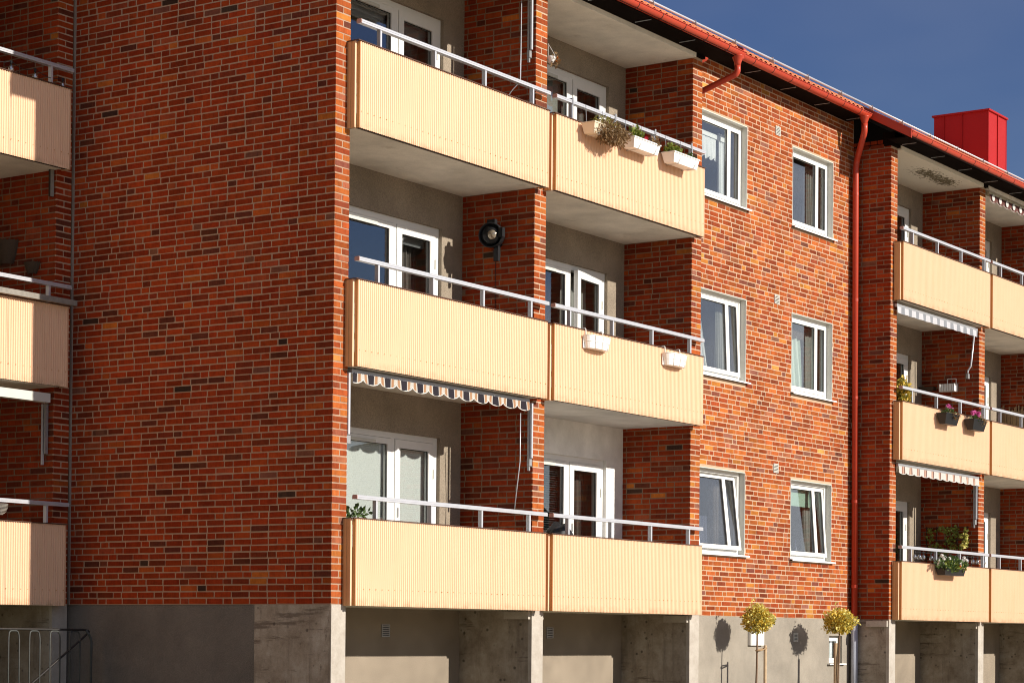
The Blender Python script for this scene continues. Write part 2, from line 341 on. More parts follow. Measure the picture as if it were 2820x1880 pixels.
def slab_holes(mb, axis, u0, u1, z0, z1, d0, d1, holes):
    """wall box in plane axis ('Y': u=x, depth=y / 'X': u=y, depth=x) with rectangular holes (u0,u1,z0,z1)"""
    us = sorted({u0, u1, *[min(max(h[0], u0), u1) for h in holes], *[min(max(h[1], u0), u1) for h in holes]})
    for a, b in zip(us[:-1], us[1:]):
        if b - a < 1e-6: continue
        hs_ = sorted((h[2], h[3]) for h in holes if h[0] < (a + b) / 2 < h[1]); z = z0
        for lo, hi in hs_ + [(z1, z1)]:
            if lo > z + 1e-6:
                if axis == 'Y': mb.box(a, b, d0, d1, z, lo)
                else: mb.box(d0, d1, a, b, z, lo)
            z = max(z, hi)

# ------------------------------------------------------------------ brickwork
CH = 0.0759
PAL_SHADE = [((0.291, 0.038, 0.010), 40), ((0.244, 0.033, 0.010), 26), ((0.329, 0.049, 0.012), 22), ((0.376, 0.074, 0.016), 4), ((0.442, 0.122, 0.022), 0.9),
       ((0.310, 0.061, 0.024), 3), ((0.179, 0.030, 0.012), 9), ((0.122, 0.031, 0.017), 4), ((0.056, 0.029, 0.020), 0.5), ((0.188, 0.069, 0.042), 0.8)]  # same bricks in darker reds, shade painted in for walls off the sun
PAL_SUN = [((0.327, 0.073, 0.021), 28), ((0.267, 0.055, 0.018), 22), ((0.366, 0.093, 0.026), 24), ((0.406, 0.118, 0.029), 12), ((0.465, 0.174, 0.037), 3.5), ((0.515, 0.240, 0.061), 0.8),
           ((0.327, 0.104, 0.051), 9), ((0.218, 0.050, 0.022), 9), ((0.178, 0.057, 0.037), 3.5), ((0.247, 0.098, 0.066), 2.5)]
rb = random.Random(3)
def pick(pal):
    c = rb.choices([p[0] for p in pal], [p[1] for p in pal])[0]; k = rb.uniform(0.82, 1.16); return tuple(min(0.85, x * k * rb.uniform(0.94, 1.06)) for x in c)
class Bricks:
    def __init__(s): s.items = []          # (axis, face, sgn, u0, u1, z0, z1, colour, wall object, cand)
    def lay(s, wall, axis, face, u0, u1, z0, z1, holes=(), pal=PAL_SHADE, corner=None, cand=None, mode='monk'):
        n0 = int(round(z0 / CH)); n1 = int(round(z1 / CH)); J = 0.0162
        for n in range(n0, n1):
            za, zb = n * CH + J / 2, (n + 1) * CH - J / 2; seq = []
            if mode == 'pier':
                w = (u1 - u0); seq = [(u0, u1)] if n % 2 else [(u0, u0 + w / 2 - J / 2), (u0 + w / 2 + J / 2, u1)]
            else:
                u = u0
                if corner == 'lo': u = u0; first = 0.12 if n % 2 else 0.25; seq.append((u, u + first)); u += first + J
                else: u = u0 - rb.uniform(0, 0.6)
                k = rb.randrange(3)
                while u < u1:
                    w = 0.12 if k % 3 == 2 else 0.25
                    if rb.random() < 0.10: k += 1
                    w *= rb.uniform(0.965, 1.03)
                    seq.append((u, u + w)); u += w + J + rb.uniform(-0.002, 0.004); k += 1
            for a, b in seq:
                a, b = max(a, u0), min(b, u1)
                pieces = [(a, b)]
                for h in holes:
                    if zb > h[2] + 0.01 and za < h[3] - 0.01:
                        np_ = []
                        for (p, q) in pieces:
                            if q <= h[0] or p >= h[1]: np_.append((p, q)); continue
                            if p < h[0]: np_.append((p, h[0]))
                            if q > h[1]: np_.append((h[1], q))
                        pieces = np_
                for p, q in pieces:
                    if q - p > 0.035: s.items.append((axis, face, p, q, za, zb, pick(pal), wall, cand))
    def geo(s, it):
        axis, face, p, q, za, zb, col, wall, cand = it; j = lambda k: rb.uniform(-k, k)
        off = face + j(0.0016); ch = rb.uniform(0.002, 0.008)
        p, q, za, zb = p + j(0.002), q + j(0.002), za + j(0.0022), zb + j(0.0022); tl = j(0.0022)
        cs = [rb.uniform(0.001, 0.007) for _ in range(4)]
        oc = [(p + cs[0], za), (q - cs[1], za + tl), (q, za + cs[1] + tl), (q + j(.0015), zb - cs[2] + tl), (q - cs[2], zb + tl), (p + cs[3], zb), (p + j(.0015), zb - cs[3]), (p, za + cs[0])]
        V = []
        for d in (off, off + 0.03):
            for (u, z) in oc: V.append((u, d, z) if axis == 'Y' else (d, u, z))
        F = [tuple(range(8)) if axis == 'Y' else tuple(range(8))[::-1]]
        for i in range(8):
            k = (i + 1) % 8; F.append((i, 8 + i, 8 + k, k) if axis == 'Y' else (k, 8 + k, 8 + i, i))
        return V, F, [(*col, 1)] * 16
    def finish(s, bld, n_single=300):
        def area(it):
            axis, face, p, q, za, zb = it[:6]; f = (lambda u, z: (u, face, z)) if axis == 'Y' else (lambda u, z: (face, u, z))
            a, b, c = px(f(p, za)), px(f(q, za)), px(f(p, zb))
            if not (4 < a[0] < 2816 and 4 < a[1] < 1876 and 4 < b[0] < 2816 and 4 < c[1] < 1876): return 0
            return abs((b[0] - a[0]) * (c[1] - a[1]) - (b[1] - a[1]) * (c[0] - a[0]))
        cand = [(area(it) if (it[8] and it[8](it)) else 0, i) for i, it in enumerate(s.items)]; cand.sort(reverse=True)
        single = {i for a, i in cand[:n_single] if a > 0}; rest = MB(); rest.cols = []
        for i, it in enumerate(s.items):
            V, F, C = s.geo(it)
            if i in single: m = MB(); m.v, m.f, m.cols = V, F, C; m.build('brick', 'brick', it[7])
            else: b = len(rest.v); rest.v += V; rest.f += [tuple(b + k for k in f) for f in F]; rest.cols += C
        rest.build('brickwork', 'brick', bld, kind='stuff')

# ------------------------------------------------------------------ ground
ground = MB().grid(lambda u, v: (-900 + 1800 * u, -900 + 1800 * v, -1.9), 8, 8).build('ground', 'ground'); ground['kind'] = 'structure'
pv = part('bounce_cut_strip', 'bounce_cut_strip', None, (-16, 40, -1.9, 6.0, -1.95, -1.88)); pv['kind'] = 'structure'  # unseen dark strip added to cut bounce light at the wall foot
pv = part('path', 'paving', None, (-60, 60, -9.0, -5.2, -1.95, -1.885)); pv['kind'] = 'structure'

rr = random.Random(11); tl = MB(); PT = []  # unseen dark treeline, added to darken what the lower panes reflect
for i in range(121):
    a = R(-150 + 170 * i / 120); d = 85 + 6 * rr.random(); PT.append((10 + d * math.cos(a), d * math.sin(a), 6.0 + 3.0 * math.sin(i * 0.5) + 2.4 * rr.random()))
for i in range(120):
    (ax_, ay_, ah), (bx_, by_, bh) = PT[i], PT[i + 1]; b = len(tl.v); k = 1.06
    tl.v += [(ax_, ay_, -1.9), (bx_, by_, -1.9), (bx_, by_, bh * 0.7), (ax_, ay_, ah * 0.7), (10 + (bx_ - 10) * k, by_ * k, bh), (10 + (ax_ - 10) * k, ay_ * k, ah), (10 + (bx_ - 10) * 1.2, by_ * 1.2, -1.9), (10 + (ax_ - 10) * 1.2, ay_ * 1.2, -1.9)]
    tl.f += [(b, b + 1, b + 2, b + 3), (b + 3, b + 2, b + 4, b + 5), (b + 5, b + 4, b + 6, b + 7)]
treeline = tl.build('added_treeline', 'treeline_dark'); treeline['kind'] = 'stuff'; treeline['label'] = 'dark wood, unseen, added to darken the window reflections'; treeline['category'] = 'treeline'

# ------------------------------------------------------------------ buildings
LEV = (0.0, 2.7, 5.4)
def zroof(y): return 8.13 + 0.55 * (y + 0.47)
BC = root('apartment_building', (7.0, 4.0, -1.9), 'red brick apartment building with windowless side wall, large yellow balconies and recessed windows', 'building', 'sections of the brick apartment row')
BR = root('apartment_building', (22.0, 4.0, -1.9), 'far brick apartment building on the right with a red metal chimney and smaller yellow balconies', 'building', 'sections of the brick apartment row')
BL = root('apartment_building', (-4.0, 7.0, -1.9), 'set back brick apartment building at the left edge, its balconies half in shade', 'building', 'sections of the brick apartment row')
YB = 1.13; CEIL = 7.97
kC, kR, kL = Bricks(), Bricks(), Bricks()

def in_fascia(z, base=0.0, h=2.7): return any(base - 0.05 + h * k < z < base + 1.0 + h * k for k in range(3))
# --- gable wall of the centre building
gw = MB(); gw.prism([(0.0025, 0.0025, 0), (0.0025, 4.4, 0), (0.0025, 4.4, zroof(4.4) - 0.16), (0.0025, 0.0025, zroof(0) - 0.16)], (0.25, 0, 0))
gable = gw.build('wall', 'mortar_shaded', BC, label='long shaded brick side wall')
kC.lay(gable, 'X', 0.0, 0.003, 4.117, 0, 8.3, corner='lo', pal=PAL_SHADE, cand=lambda it: True)
fl = part('expansion_joint', 'joint_filler', BC, (-0.012, 0.02, 4.09, 4.119, -0.0, 8.3))
part('basement_wall', 'concrete', BC, (0.004, 0.25, 0.004, 1.125, -1.95, -0.001), label='stained concrete end of the basement wall')
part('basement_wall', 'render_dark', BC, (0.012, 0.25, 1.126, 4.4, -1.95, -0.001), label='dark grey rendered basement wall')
part('basement_pier', 'concrete_pale', BC, (0.006, 0.262, -0.004, 0.2, -1.95, -0.002), label='chipped pale concrete pier')
# --- piers and loggia side walls
def pier(bld, K, x0, w, y0, z1, cand_side=None, pal=PAL_SUN, ztop=None, base=True, yb=YB, bmat='concrete_pale'):
    b = MB(); b.box(x0 + (0.0025 if base else 0.01), x0 + w - 0.0025, y0 + 0.022, y0 + yb + 0.2, 0, z1); wobj = b.build('wall', 'mortar_side_shade', bld)
    part('mortar_face', 'mortar', wobj, (x0 + (0.0025 if base else 0.01), x0 + w - 0.0025, y0 + (0.0025 if base else 0.0045), y0 + 0.0215, 0, z1))
    K.lay(wobj, 'Y', y0, x0 + 0.003, x0 + w - 0.003, 0, z1, mode='pier', pal=pal, cand=cand_side)
    return wobj
def side_wall(K, wobj, x0, y0, y1, z1, cand=None, corner='lo', pal=PAL_SHADE):
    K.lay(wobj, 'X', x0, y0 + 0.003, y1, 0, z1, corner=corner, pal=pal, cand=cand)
p1 = pier(BC, kC, 0.0, 0.265, 0.0, 8.0, base=False, cand_side=lambda it: not (in_fascia(it[4]) and it[2] > 0.12))
p2 = pier(BC, kC, 4.07, 0.265, 0.0, 8.0); side_wall(kC, p2, 4.07, 0, YB, 8.0)
p3 = pier(BC, kC, 8.145, 0.275, 0.0, 8.0); side_wall(kC, p3, 8.145, 0, YB, 8.0)
XB = 14.95
pb1 = pier(BR, kR, XB, 0.255, 0.0, 8.0, lambda it: not in_fascia(it[4])); side_wall(kR, pb1, XB, 0, 0.72, 8.15, lambda it: True)
pb2 = pier(BR, kR, 18.84, 0.265, 0.0, 8.0); side_wall(kR, pb2, 18.84, 0, YB, 8.0)
pb3 = pier(BR, kR, 22.75, 0.265, 0.0, 8.0); side_wall(kR, pb3, 22.75, 0, YB, 8.0)
part('wall', 'mortar', BR, (23.1, 33, 0.0, 0.3, -1.9, 8.1))
YL = 4.12; HL = 2.655
pl1 = pier(BL, kL, -0.275, 0.255, YL, 7.9, lambda it: not in_fascia(it[4], 0, HL), pal=PAL_SHADE)
side_wall(kL, pl1, -0.275, YL, YL + YB, 7.9, lambda it: not in_fascia(it[4], 0, HL))
pl2 = pier(BL, kL, -4.35, 0.265, YL, 7.9, None)
part('wall', 'plaster', BL, (-12, -0.03, YL + YB, YL + YB + 0.25, -1.9, 8.2)); part('wall', 'mortar', BL, (-12, -4.36, YL, YL + 0.25, -1.9, 7.9))
# basement piers / side walls
for bld, x0, w, y0, yb in ((BC, 4.07, 0.265, 0, YB), (BC, 8.145, 0.275, 0, YB), (BR, XB, 0.255, 0, 0.9), (BR, 18.84, 0.265, 0, YB), (BR, 22.75, 0.265, 0, YB), (BL, -0.275, 0.255, YL, YB), (BL, -4.35, 0.265, YL, YB)):
    part('basement_pier', 'concrete_pale', bld, (x0 + 0.004, x0 + w - 0.002, y0 - 0.003, y0 + 0.05, -1.95, -0.002))
    part('basement_wall', 'concrete', bld, (x0 + 0.007, x0 + w - 0.005, y0 + 0.051, y0 + yb + 0.2, -1.95, -0.003))
    if y0 == 0: part('corbel', 'concrete_pale', bld, (x0 - 0.045, x0 + w + 0.045, y0 + 0.02, y0 + 0.4, -0.12, -0.02))
# --- recessed wall with windows
YR = 0.70; WIN = [(9.61, 11.11), (12.665, 14.165)]
wholes = [(a, b, l + 0.925, l + 2.245) for l in LEV for a, b in WIN]
rw = MB(); slab_holes(rw, 'Y', 8.41, XB + 0.01, 0, zroof(YR) - 0.15, YR + 0.0025, YR + 0.26, wholes)
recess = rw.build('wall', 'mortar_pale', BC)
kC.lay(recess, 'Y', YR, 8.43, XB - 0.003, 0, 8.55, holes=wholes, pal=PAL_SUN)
bw = MB(); slab_holes(bw, 'Y', 8.41, XB + 0.006, -1.95, -0.001, YR + 0.004, YR + 0.26, [(14.12, 14.62, -0.74, -0.28)])
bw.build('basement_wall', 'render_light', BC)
# --- plaster back walls of the loggias
def back_wall(bld, x0, x1, y, opens, ztop, mats=('plaster',) * 3, h=2.7, basemat='plaster'):
    for k in range(3):
        mb = MB(); z0 = h * k - 0.0; z1 = h * (k + 1) if k < 2 else ztop
        slab_holes(mb, 'Y', x0, x1, z0, z1, y, y + 0.25, [(a, b, l + 0.16, l + 2.2) for a, b, l in opens if abs(l - h * k) < 0.5]); mb.build('back_wall', mats[k], bld)
    part('basement_wall', basemat, bld, (x0, x1, y + 0.003, y + 0.25, -1.95, -0.003))
OPC = [(xr - 2.46, xr) for xr in (3.61, 7.685)]
back_wall(BC, 0.2, 4.08, YB, [(*OPC[0], l) for l in LEV], 8.0)
back_wall(BC, 4.3, 8.16, YB, [(*OPC[1], l) for l in LEV], 8.0, ('plaster_white', 'plaster', 'plaster'))
OPR = [(xr - 2.46, xr) for xr in (18.33, 22.25)]
back_wall(BR, 15.1, 18.85, YB, [(*OPR[0], l) for l in LEV], 8.0)
back_wall(BR, 19.0, 22.76, YB, [(*OPR[1], l) for l in LEV], 8.0)

# --- balconies
PER = 0.984 / 26
def sheet_mesh():
    m = MB(); n = 26 * 6; prof = [0, 0.3, 0.95, 1.0, 0.95, 0.3]; h = 0.98
    for i in range(n + 1):
        x = 0.984 * i / n - 0.492; d = -0.0135 * prof[i % 6]
        m.v += [(x, d, -h / 2), (x, d, h / 2)]
    for i in range(n): m.f.append((2 * i, 2 * i + 2, 2 * i + 3, 2 * i + 1))
    me = bpy.data.meshes.new('panel'); me.from_pydata(m.v, [], m.f); me.materials.append(MATS['cream_sheet']); me.update(); return me
SHEET = sheet_mesh()
POST = MB().box(-0.015, 0.015, -0.026, 0.026, -0.12, 0.12)
def shared(mb, name, mkey):
    me = bpy.data.meshes.new(name); me.from_pydata(mb.v, [], mb.f); me.materials.append(MATS[mkey]); me.update(); return me
POSTM = shared(POST, 'post', 'aluminium')
SCREW = shared(MB().box(-0.004, 0.004, -0.003, 0.003, -0.004, 0.004), 'screw', 'brown_cap')
def balcony(bld, x0, x1, y0, L_, zt, ceil='ceiling_paint', posts=(), xpl=None, xpr=None, z_off=0.0):
    """x0..x1 fascia, y0 pier plane, L_ storey level, zt fascia top, xpl/xpr inner faces of the piers"""
    zb = zt - 0.982; yf = y0 - 0.16
    slab = part('balcony', ceil, bld, (xpl + 0.004, xpr - 0.004, y0 - 0.075, y0 + YB + 0.05, zb + 0.004, zb + 0.17))
    part('slab_edge', 'wood_dark', slab, (x0 + 0.05, x1 - 0.02, yf + 0.03, y0 - 0.078, zb + 0.008, zb + 0.05))
    n = 4; w = (x1 - x0 - 0.03) / n
    for i in range(n):
        o = link('panel', SHEET, (x0 + 0.025 + w * (i + 0.5), yf + 0.0125 + 0.0015 * (i % 2), (zt + zb) / 2), slab); o.scale = ((w - 0.0045) / 0.984, 1, 1)
    part('side_panel', 'cream_shaded', slab, *[(x0 - 0.012 + 0.006 * (k % 2), x0 - 0.004 + 0.006 * (k % 2), y0 - 0.108 + 0.0275 * k, y0 - 0.108 + 0.0275 * k + 0.0262, zb, zt) for k in range(4)])
    part('corner_trim', 'cream_sheet', slab, (x0 - 0.014, x0 + 0.020, y0 - 0.116, y0 - 0.109, zb, zt + 0.001))
    part('corner_trim', 'brown_trim', slab, (x0 + 0.0205, x0 + 0.026, yf + 0.001, y0 - 0.117, zb + 0.001, zt))
    part('side_panel', 'cream_sheet', slab, (x1 - 0.006, x1, yf + 0.004, y0 - 0.01, zb, zt))
    part('cap_strip', 'brown_cap', slab, (x0 - 0.02, x1 + 0.006, yf - 0.012, yf + 0.022, zt + 0.002, zt + 0.012), (x0 - 0.02, x0 + 0.012, yf + 0.023, y0 - 0.004, zt + 0.002, zt + 0.012))
    part('inner_lining', 'cream_sheet', slab, (x0 + 0.03, x1 - 0.01, yf + 0.024, yf + 0.038, zb + 0.06, zt - 0.004))
    sc = MB()
    for i in range(34): x = x0 + 0.06 + (x1 - x0 - 0.1) * i / 33; sc.box(x - 0.004, x + 0.004, yf - 0.003, yf + 0.006, zb + 0.185, zb + 0.193)
    sc.build('screws', 'brown_trim', slab, kind='stuff')
    # railing
    yr = y0 - 0.10; zr = zt + 0.225; xa, xb = x0 + 0.085, x1 + 0.07
    prof = [(-0.034, 0.0), (-0.034, 0.018), (-0.030, 0.0205), (-0.034, 0.023), (-0.034, 0.038), (-0.025, 0.048), (0.025, 0.048), (0.034, 0.038), (0.034, 0.0)]
    rl = MB(); rl.prism([(xa, yr + a, zr + b) for a, b in prof], (xb - xa, 0, 0)); rail = rl.build('railing', 'aluminium', bld)
    cp = MB(); cp.prism([(xa - 0.012, yr + a * 1.03, zr + 0.0275 + (b - 0.0275) * 1.03) for a, b in prof], (0.0115, 0, 0)); cp.build('end_cap', 'end_cap', rail)
    for x in posts: link('post', POSTM, (x, yr, zt + 0.105), rail)
    return slab, rail
def zt_c(k): return 0.97 + 2.7 * k
PC = [0.665, 1.73, 2.775, 3.832]
for k in range(3):
    balcony(BC, 0.212, 4.156, 0, LEV[k], zt_c(k), 'ceiling_paint', PC, 0.262, 4.073)
    sl2, rl2 = balcony(BC, 4.288, 8.225, 0, LEV[k], zt_c(k), 'ceiling_white' if k == 1 else 'ceiling_paint', [x + 4.08 for x in PC], 4.33, 8.148)
    if k == 2:
        for x in (4.74, 5.81, 6.86, 7.88): part('rail_clamp', 'galvanised', rl2, (x - 0.016, x + 0.016, -0.142, -0.137, zt_c(2) + 0.215, zt_c(2) + 0.30), (x - 0.016, x + 0.016, -0.1365, -0.07, zt_c(2) + 0.282, zt_c(2) + 0.29), (x - 0.005, x + 0.005, -0.145, -0.138, zt_c(2) + 0.02, zt_c(2) + 0.214))
    balcony(BR, 15.06, 18.94, -0.01, LEV[k], zt_c(k) + 0.012, 'ceiling_paint', [15.56, 16.63, 17.69, 18.76], 15.2, 18.843)
    balcony(BR, 19.03, 22.9, -0.01, LEV[k], zt_c(k) + 0.012, 'ceiling_paint', [19.57, 20.63, 21.69, 22.7], 19.1, 22.753)
    balcony(BL, -4.13, -0.2, YL, HL * k, 0.965 + HL * k, 'ceiling_paint', [-3.66, -2.6, -1.55, -0.49], -4.09, -0.272)
# top ceilings
part('ceiling', 'ceiling_paint', BC, (0.262, 4.073, -0.05, YB + 0.05, CEIL, CEIL + 0.1)); part('ceiling', 'ceiling_paint', BC, (4.33, 8.148, -0.05, YB + 0.05, CEIL, CEIL + 0.1))
part('ceiling', 'patch_ceiling', BR, (15.2, 18.843, -0.07, YB + 0.05, CEIL, CEIL + 0.1), label='ceiling with flaking paint'); part('ceiling', 'ceiling_paint', BR, (19.1, 22.753, -0.07, YB + 0.05, CEIL, CEIL + 0.1))
part('ceiling', 'ceiling_paint', BL, (-4.09, -0.272, YL - 0.05, YL + YB, 7.85, 7.95))

# ------------------------------------------------------------------ windows and balcony doors
def ring(mb, x0, x1, z0, z1, y0, y1, w, wb=None, wt=None):
    wb = w if wb is None else wb; wt = w if wt is None else wt
    mb.box(x0, x0 + w, y0, y1, z0, z1); mb.box(x1 - w, x1, y0, y1, z0, z1)
    mb.box(x0 + w, x1 - w, y0, y1, z0, z0 + wb); mb.box(x0 + w, x1 - w, y0, y1, z1 - wt, z1)
def room(win, x0, x1, y0, z0, z1, depth=2.2):
    m = MB(); X0, X1, Z0, Z1 = x0 - 0.25, x1 + 0.25, z0 - 0.02, z1 + 0.25; y1 = y0 + depth
    m.poly([(X0, y1, Z0), (X1, y1, Z0), (X1, y1, Z1), (X0, y1, Z1)]); m.poly([(X0, y0, Z0), (X0, y1, Z0), (X0, y1, Z1), (X0, y0, Z1)]); m.poly([(X1, y0, Z0), (X1, y1, Z0), (X1, y1, Z1), (X1, y0, Z1)])
    m.poly([(X0, y0, Z0), (X1, y0, Z0), (X1, y1, Z0), (X0, y1, Z0)]); m.poly([(X0, y0, Z1), (X1, y0, Z1), (X1, y1, Z1), (X0, y1, Z1)]); m.build('interior', 'interior', win)
def curtain(win, mkey, x0, x1, z0, z1, y, amp=0.025, waves=7, hem=0, drift=0.0, name='curtain', taper=0.0):
    ph = random.random() * 6
    def fn(u, v):
        uu = u; zb = z0 + (hem * abs(math.sin(u * math.pi * waves)) if hem else 0)
        wv = math.sin(uu * waves * 6.28 + ph) + 0.4 * math.sin(uu * waves * 14 + v * 2 + ph)
        x = x0 + (x1 - x0) * (uu * (1 - taper * (1 - v)) + 0) + drift * (1 - v)
        return (x, y + amp * wv * (0.5 + 0.5 * (1 - v)), zb + (z1 - zb) * v)
    MB().grid(fn, waves * 10, 6).build(name, mkey, win, smooth=True)
def venetian(win, mkey, x0, x1, z0, z1, y, pitch=0.026, tilt=60):
    m = MB(); z = z1; t_ = R(tilt)
    while z > z0:
        m.obox(((x0 + x1) / 2, y, z), ((x1 - x0) / 2, 0, 0), (0, 0.0125 * math.cos(t_), -0.0125 * math.sin(t_)), (0, 0.0004, 0.0006)); z -= pitch
    m.box(x0, x1, y - 0.02, y + 0.02, z1 + 0.015, z1 + 0.045); m.build('blind', mkey, win, kind='stuff')
def loggia_unit(bld, xr, L_, fill=None, ajar=0.0, yb=YB):
    x0, x1, z0, z1 = xr - 2.46, xr, L_ + 0.16, L_ + 2.2; y = yb + 0.05; xm = x1 - 0.975
    win = part('window', 'white_paint', bld, (x0, x0 + 0.06, y, y + 0.09, z0, z1), (x0 + 0.06, x1, y, y + 0.09, z1 - 0.075, z1), (x1 - 0.085, x1, y, y + 0.09, z0, z1 - 0.075), (xm, xm + 0.07, y, y + 0.09, z0, z1 - 0.075), (x0 + 0.06, xm, y, y + 0.09, z0 + 0.72, z0 + 0.78), (x0 + 0.06, xm, y + 0.02, y + 0.06, z0, z0 + 0.72))
    ws = MB(); ring(ws, x0 + 0.065, xm - 0.004, z0 + 0.785, z1 - 0.08, y - 0.006, y + 0.06, 0.075); sash = ws.build('sash', 'white_paint', win)
    part('seal', 'gasket', win, (x0 + 0.138, x0 + 0.146, y + 0.012, y + 0.02, z0 + 0.86, z1 - 0.155), (xm - 0.087, xm - 0.079, y + 0.012, y + 0.02, z0 + 0.86, z1 - 0.155), (x0 + 0.146, xm - 0.087, y + 0.012, y + 0.02, z1 - 0.163, z1 - 0.155))
    part('pane', 'glass', win, (x0 + 0.14, xm - 0.08, y + 0.022, y + 0.027, z0 + 0.86, z1 - 0.155))
    part('track', 'white_shade', win, (x0 + 0.3, xm - 0.35, y - 0.03, y - 0.007, z1 - 0.16, z1 - 0.12))
    # door leaf hinged on the right
    dx0, dx1 = xm + 0.074, x1 - 0.089
    def leaf(mb, boxes):
        ca, sa = math.cos(ajar), math.sin(ajar)
        for (a, b, c, d, e, f) in boxes:
            k = len(mb.v); mb.box(a, b, c, d, e, f)
            for i in range(k, len(mb.v)):
                X, Y, Z = mb.v[i]; dx, dy = X - dx1, Y - y; mb.v[i] = (dx1 + dx * ca - dy * sa, y + dx * sa + dy * ca, Z)
        return mb
    zt_, zb_ = z1 - 0.08, z0 + 0.03
    leaf(MB(), [(dx0, dx0 + 0.105, y - 0.012, y + 0.05, zb_, zt_), (dx1 - 0.105, dx1, y - 0.012, y + 0.05, zb_, zt_), (dx0 + 0.105, dx1 - 0.105, y - 0.012, y + 0.05, zt_ - 0.105, zt_), (dx0 + 0.105, dx1 - 0.105, y - 0.012, y + 0.05, zb_, zb_ + 0.35)]).build('door_leaf', 'white_paint', win)
    leaf(MB(), [(dx0 + 0.106, dx0 + 0.114, y + 0.01, y + 0.02, zb_ + 0.351, zt_ - 0.106), (dx1 - 0.114, dx1 - 0.106, y + 0.01, y + 0.02, zb_ + 0.351, zt_ - 0.106), (dx0 + 0.115, dx1 - 0.115, y + 0.01, y + 0.02, zt_ - 0.114, zt_ - 0.106)]).build('seal', 'gasket', win)
    leaf(MB(), [(dx0 + 0.104, dx1 - 0.104, y + 0.022, y + 0.027, zb_ + 0.349, zt_ - 0.104)]).build('pane', 'glass', win)
    leaf(MB(), [(dx0 + 0.045, dx0 + 0.06, y - 0.03, y - 0.0125, zb_ + 0.95, zb_ + 1.07)]).build('door_handle', 'galvanised', win)
    leaf(MB(), [(dx1 - 0.012, dx1 + 0.006, y - 0.026, y - 0.0125, zz, zz + 0.12) for zz in (zb_ + 0.2, zt_ - 0.45)]).build('hinge', 'white_shade', win)
    room(win, x0, x1, y + 0.10, z0, z1)
    gx0, gx1, hx0, hx1 = x0 + 0.1, xm - 0.03, dx0 + 0.06, dx1 - 0.06; yi = y + 0.13
    if fill == 'blinds': venetian(win, 'blind_white', gx0, gx1, z0 + 0.8, z1 - 0.16, yi - 0.045, 0.026, 68); venetian(win, 'blind_white', hx0, hx1, z0 + 0.4, z1 - 0.19, yi - 0.035, 0.026, 68)
    if fill == 'dark_blinds': venetian(win, 'blind_grey', gx0, gx1, z0 + 0.8, z1 - 0.16, yi, 0.032, 8); curtain(win, 'curtain_brown', hx0 + 0.1, hx1, z0 + 0.3, z1 - 0.1, yi + 0.1, 0.03, 5)
    if fill == 'half': venetian(win, 'blind_grey', gx0, gx1, z1 - 0.3, z1 - 0.16, yi, 0.02, 50); venetian(win, 'blind_grey', hx0, hx1, z1 - 0.32, z1 - 0.2, yi, 0.02, 50); curtain(win, 'curtain_brown', hx0 + 0.05, hx1, z0 + 0.3, z1 - 0.1, yi + 0.12, 0.03, 5)
    if fill == 'drape': venetian(win, 'blind_grey', hx0, hx1, z1 - 0.26, z1 - 0.2, yi, 0.02, 50); curtain(win, 'curtain_white', hx0 + 0.06, hx0 + 0.2, z0 + 0.3, z1 - 0.25, yi + 0.1, 0.03, 2); curtain(win, 'curtain_brown', hx0 + 0.24, hx1, z0 + 0.3, z1 - 0.2, yi + 0.14, 0.03, 4)
    if fill == 'roller': part('blind', 'curtain_grey', win, (gx0, gx1, yi, yi + 0.004, z1 - 0.62, z1 - 0.1)); curtain(win, 'curtain_brown', hx0, hx1, z0 + 0.3, z1 - 0.1, yi + 0.1, 0.02, 4)
    if fill == 'sheer': curtain(win, 'curtain_grey', hx0, hx1, z0 + 0.3, z1 - 0.1, yi + 0.08, 0.03, 6)
    return win
FILL = [('blinds', 'dark_blinds'), ('drape', 'sheer'), ('half', 'roller')]
for k in range(3):
    loggia_unit(BC, 3.61, LEV[k], FILL[k][0]); loggia_unit(BC, 7.685, LEV[k], FILL[k][1], ajar=R(7) if k == 1 else 0)
    loggia_unit(BR, 18.33, LEV[k], 'sheer' if k < 2 else 'roller'); loggia_unit(BR, 22.25, LEV[k], 'sheer')
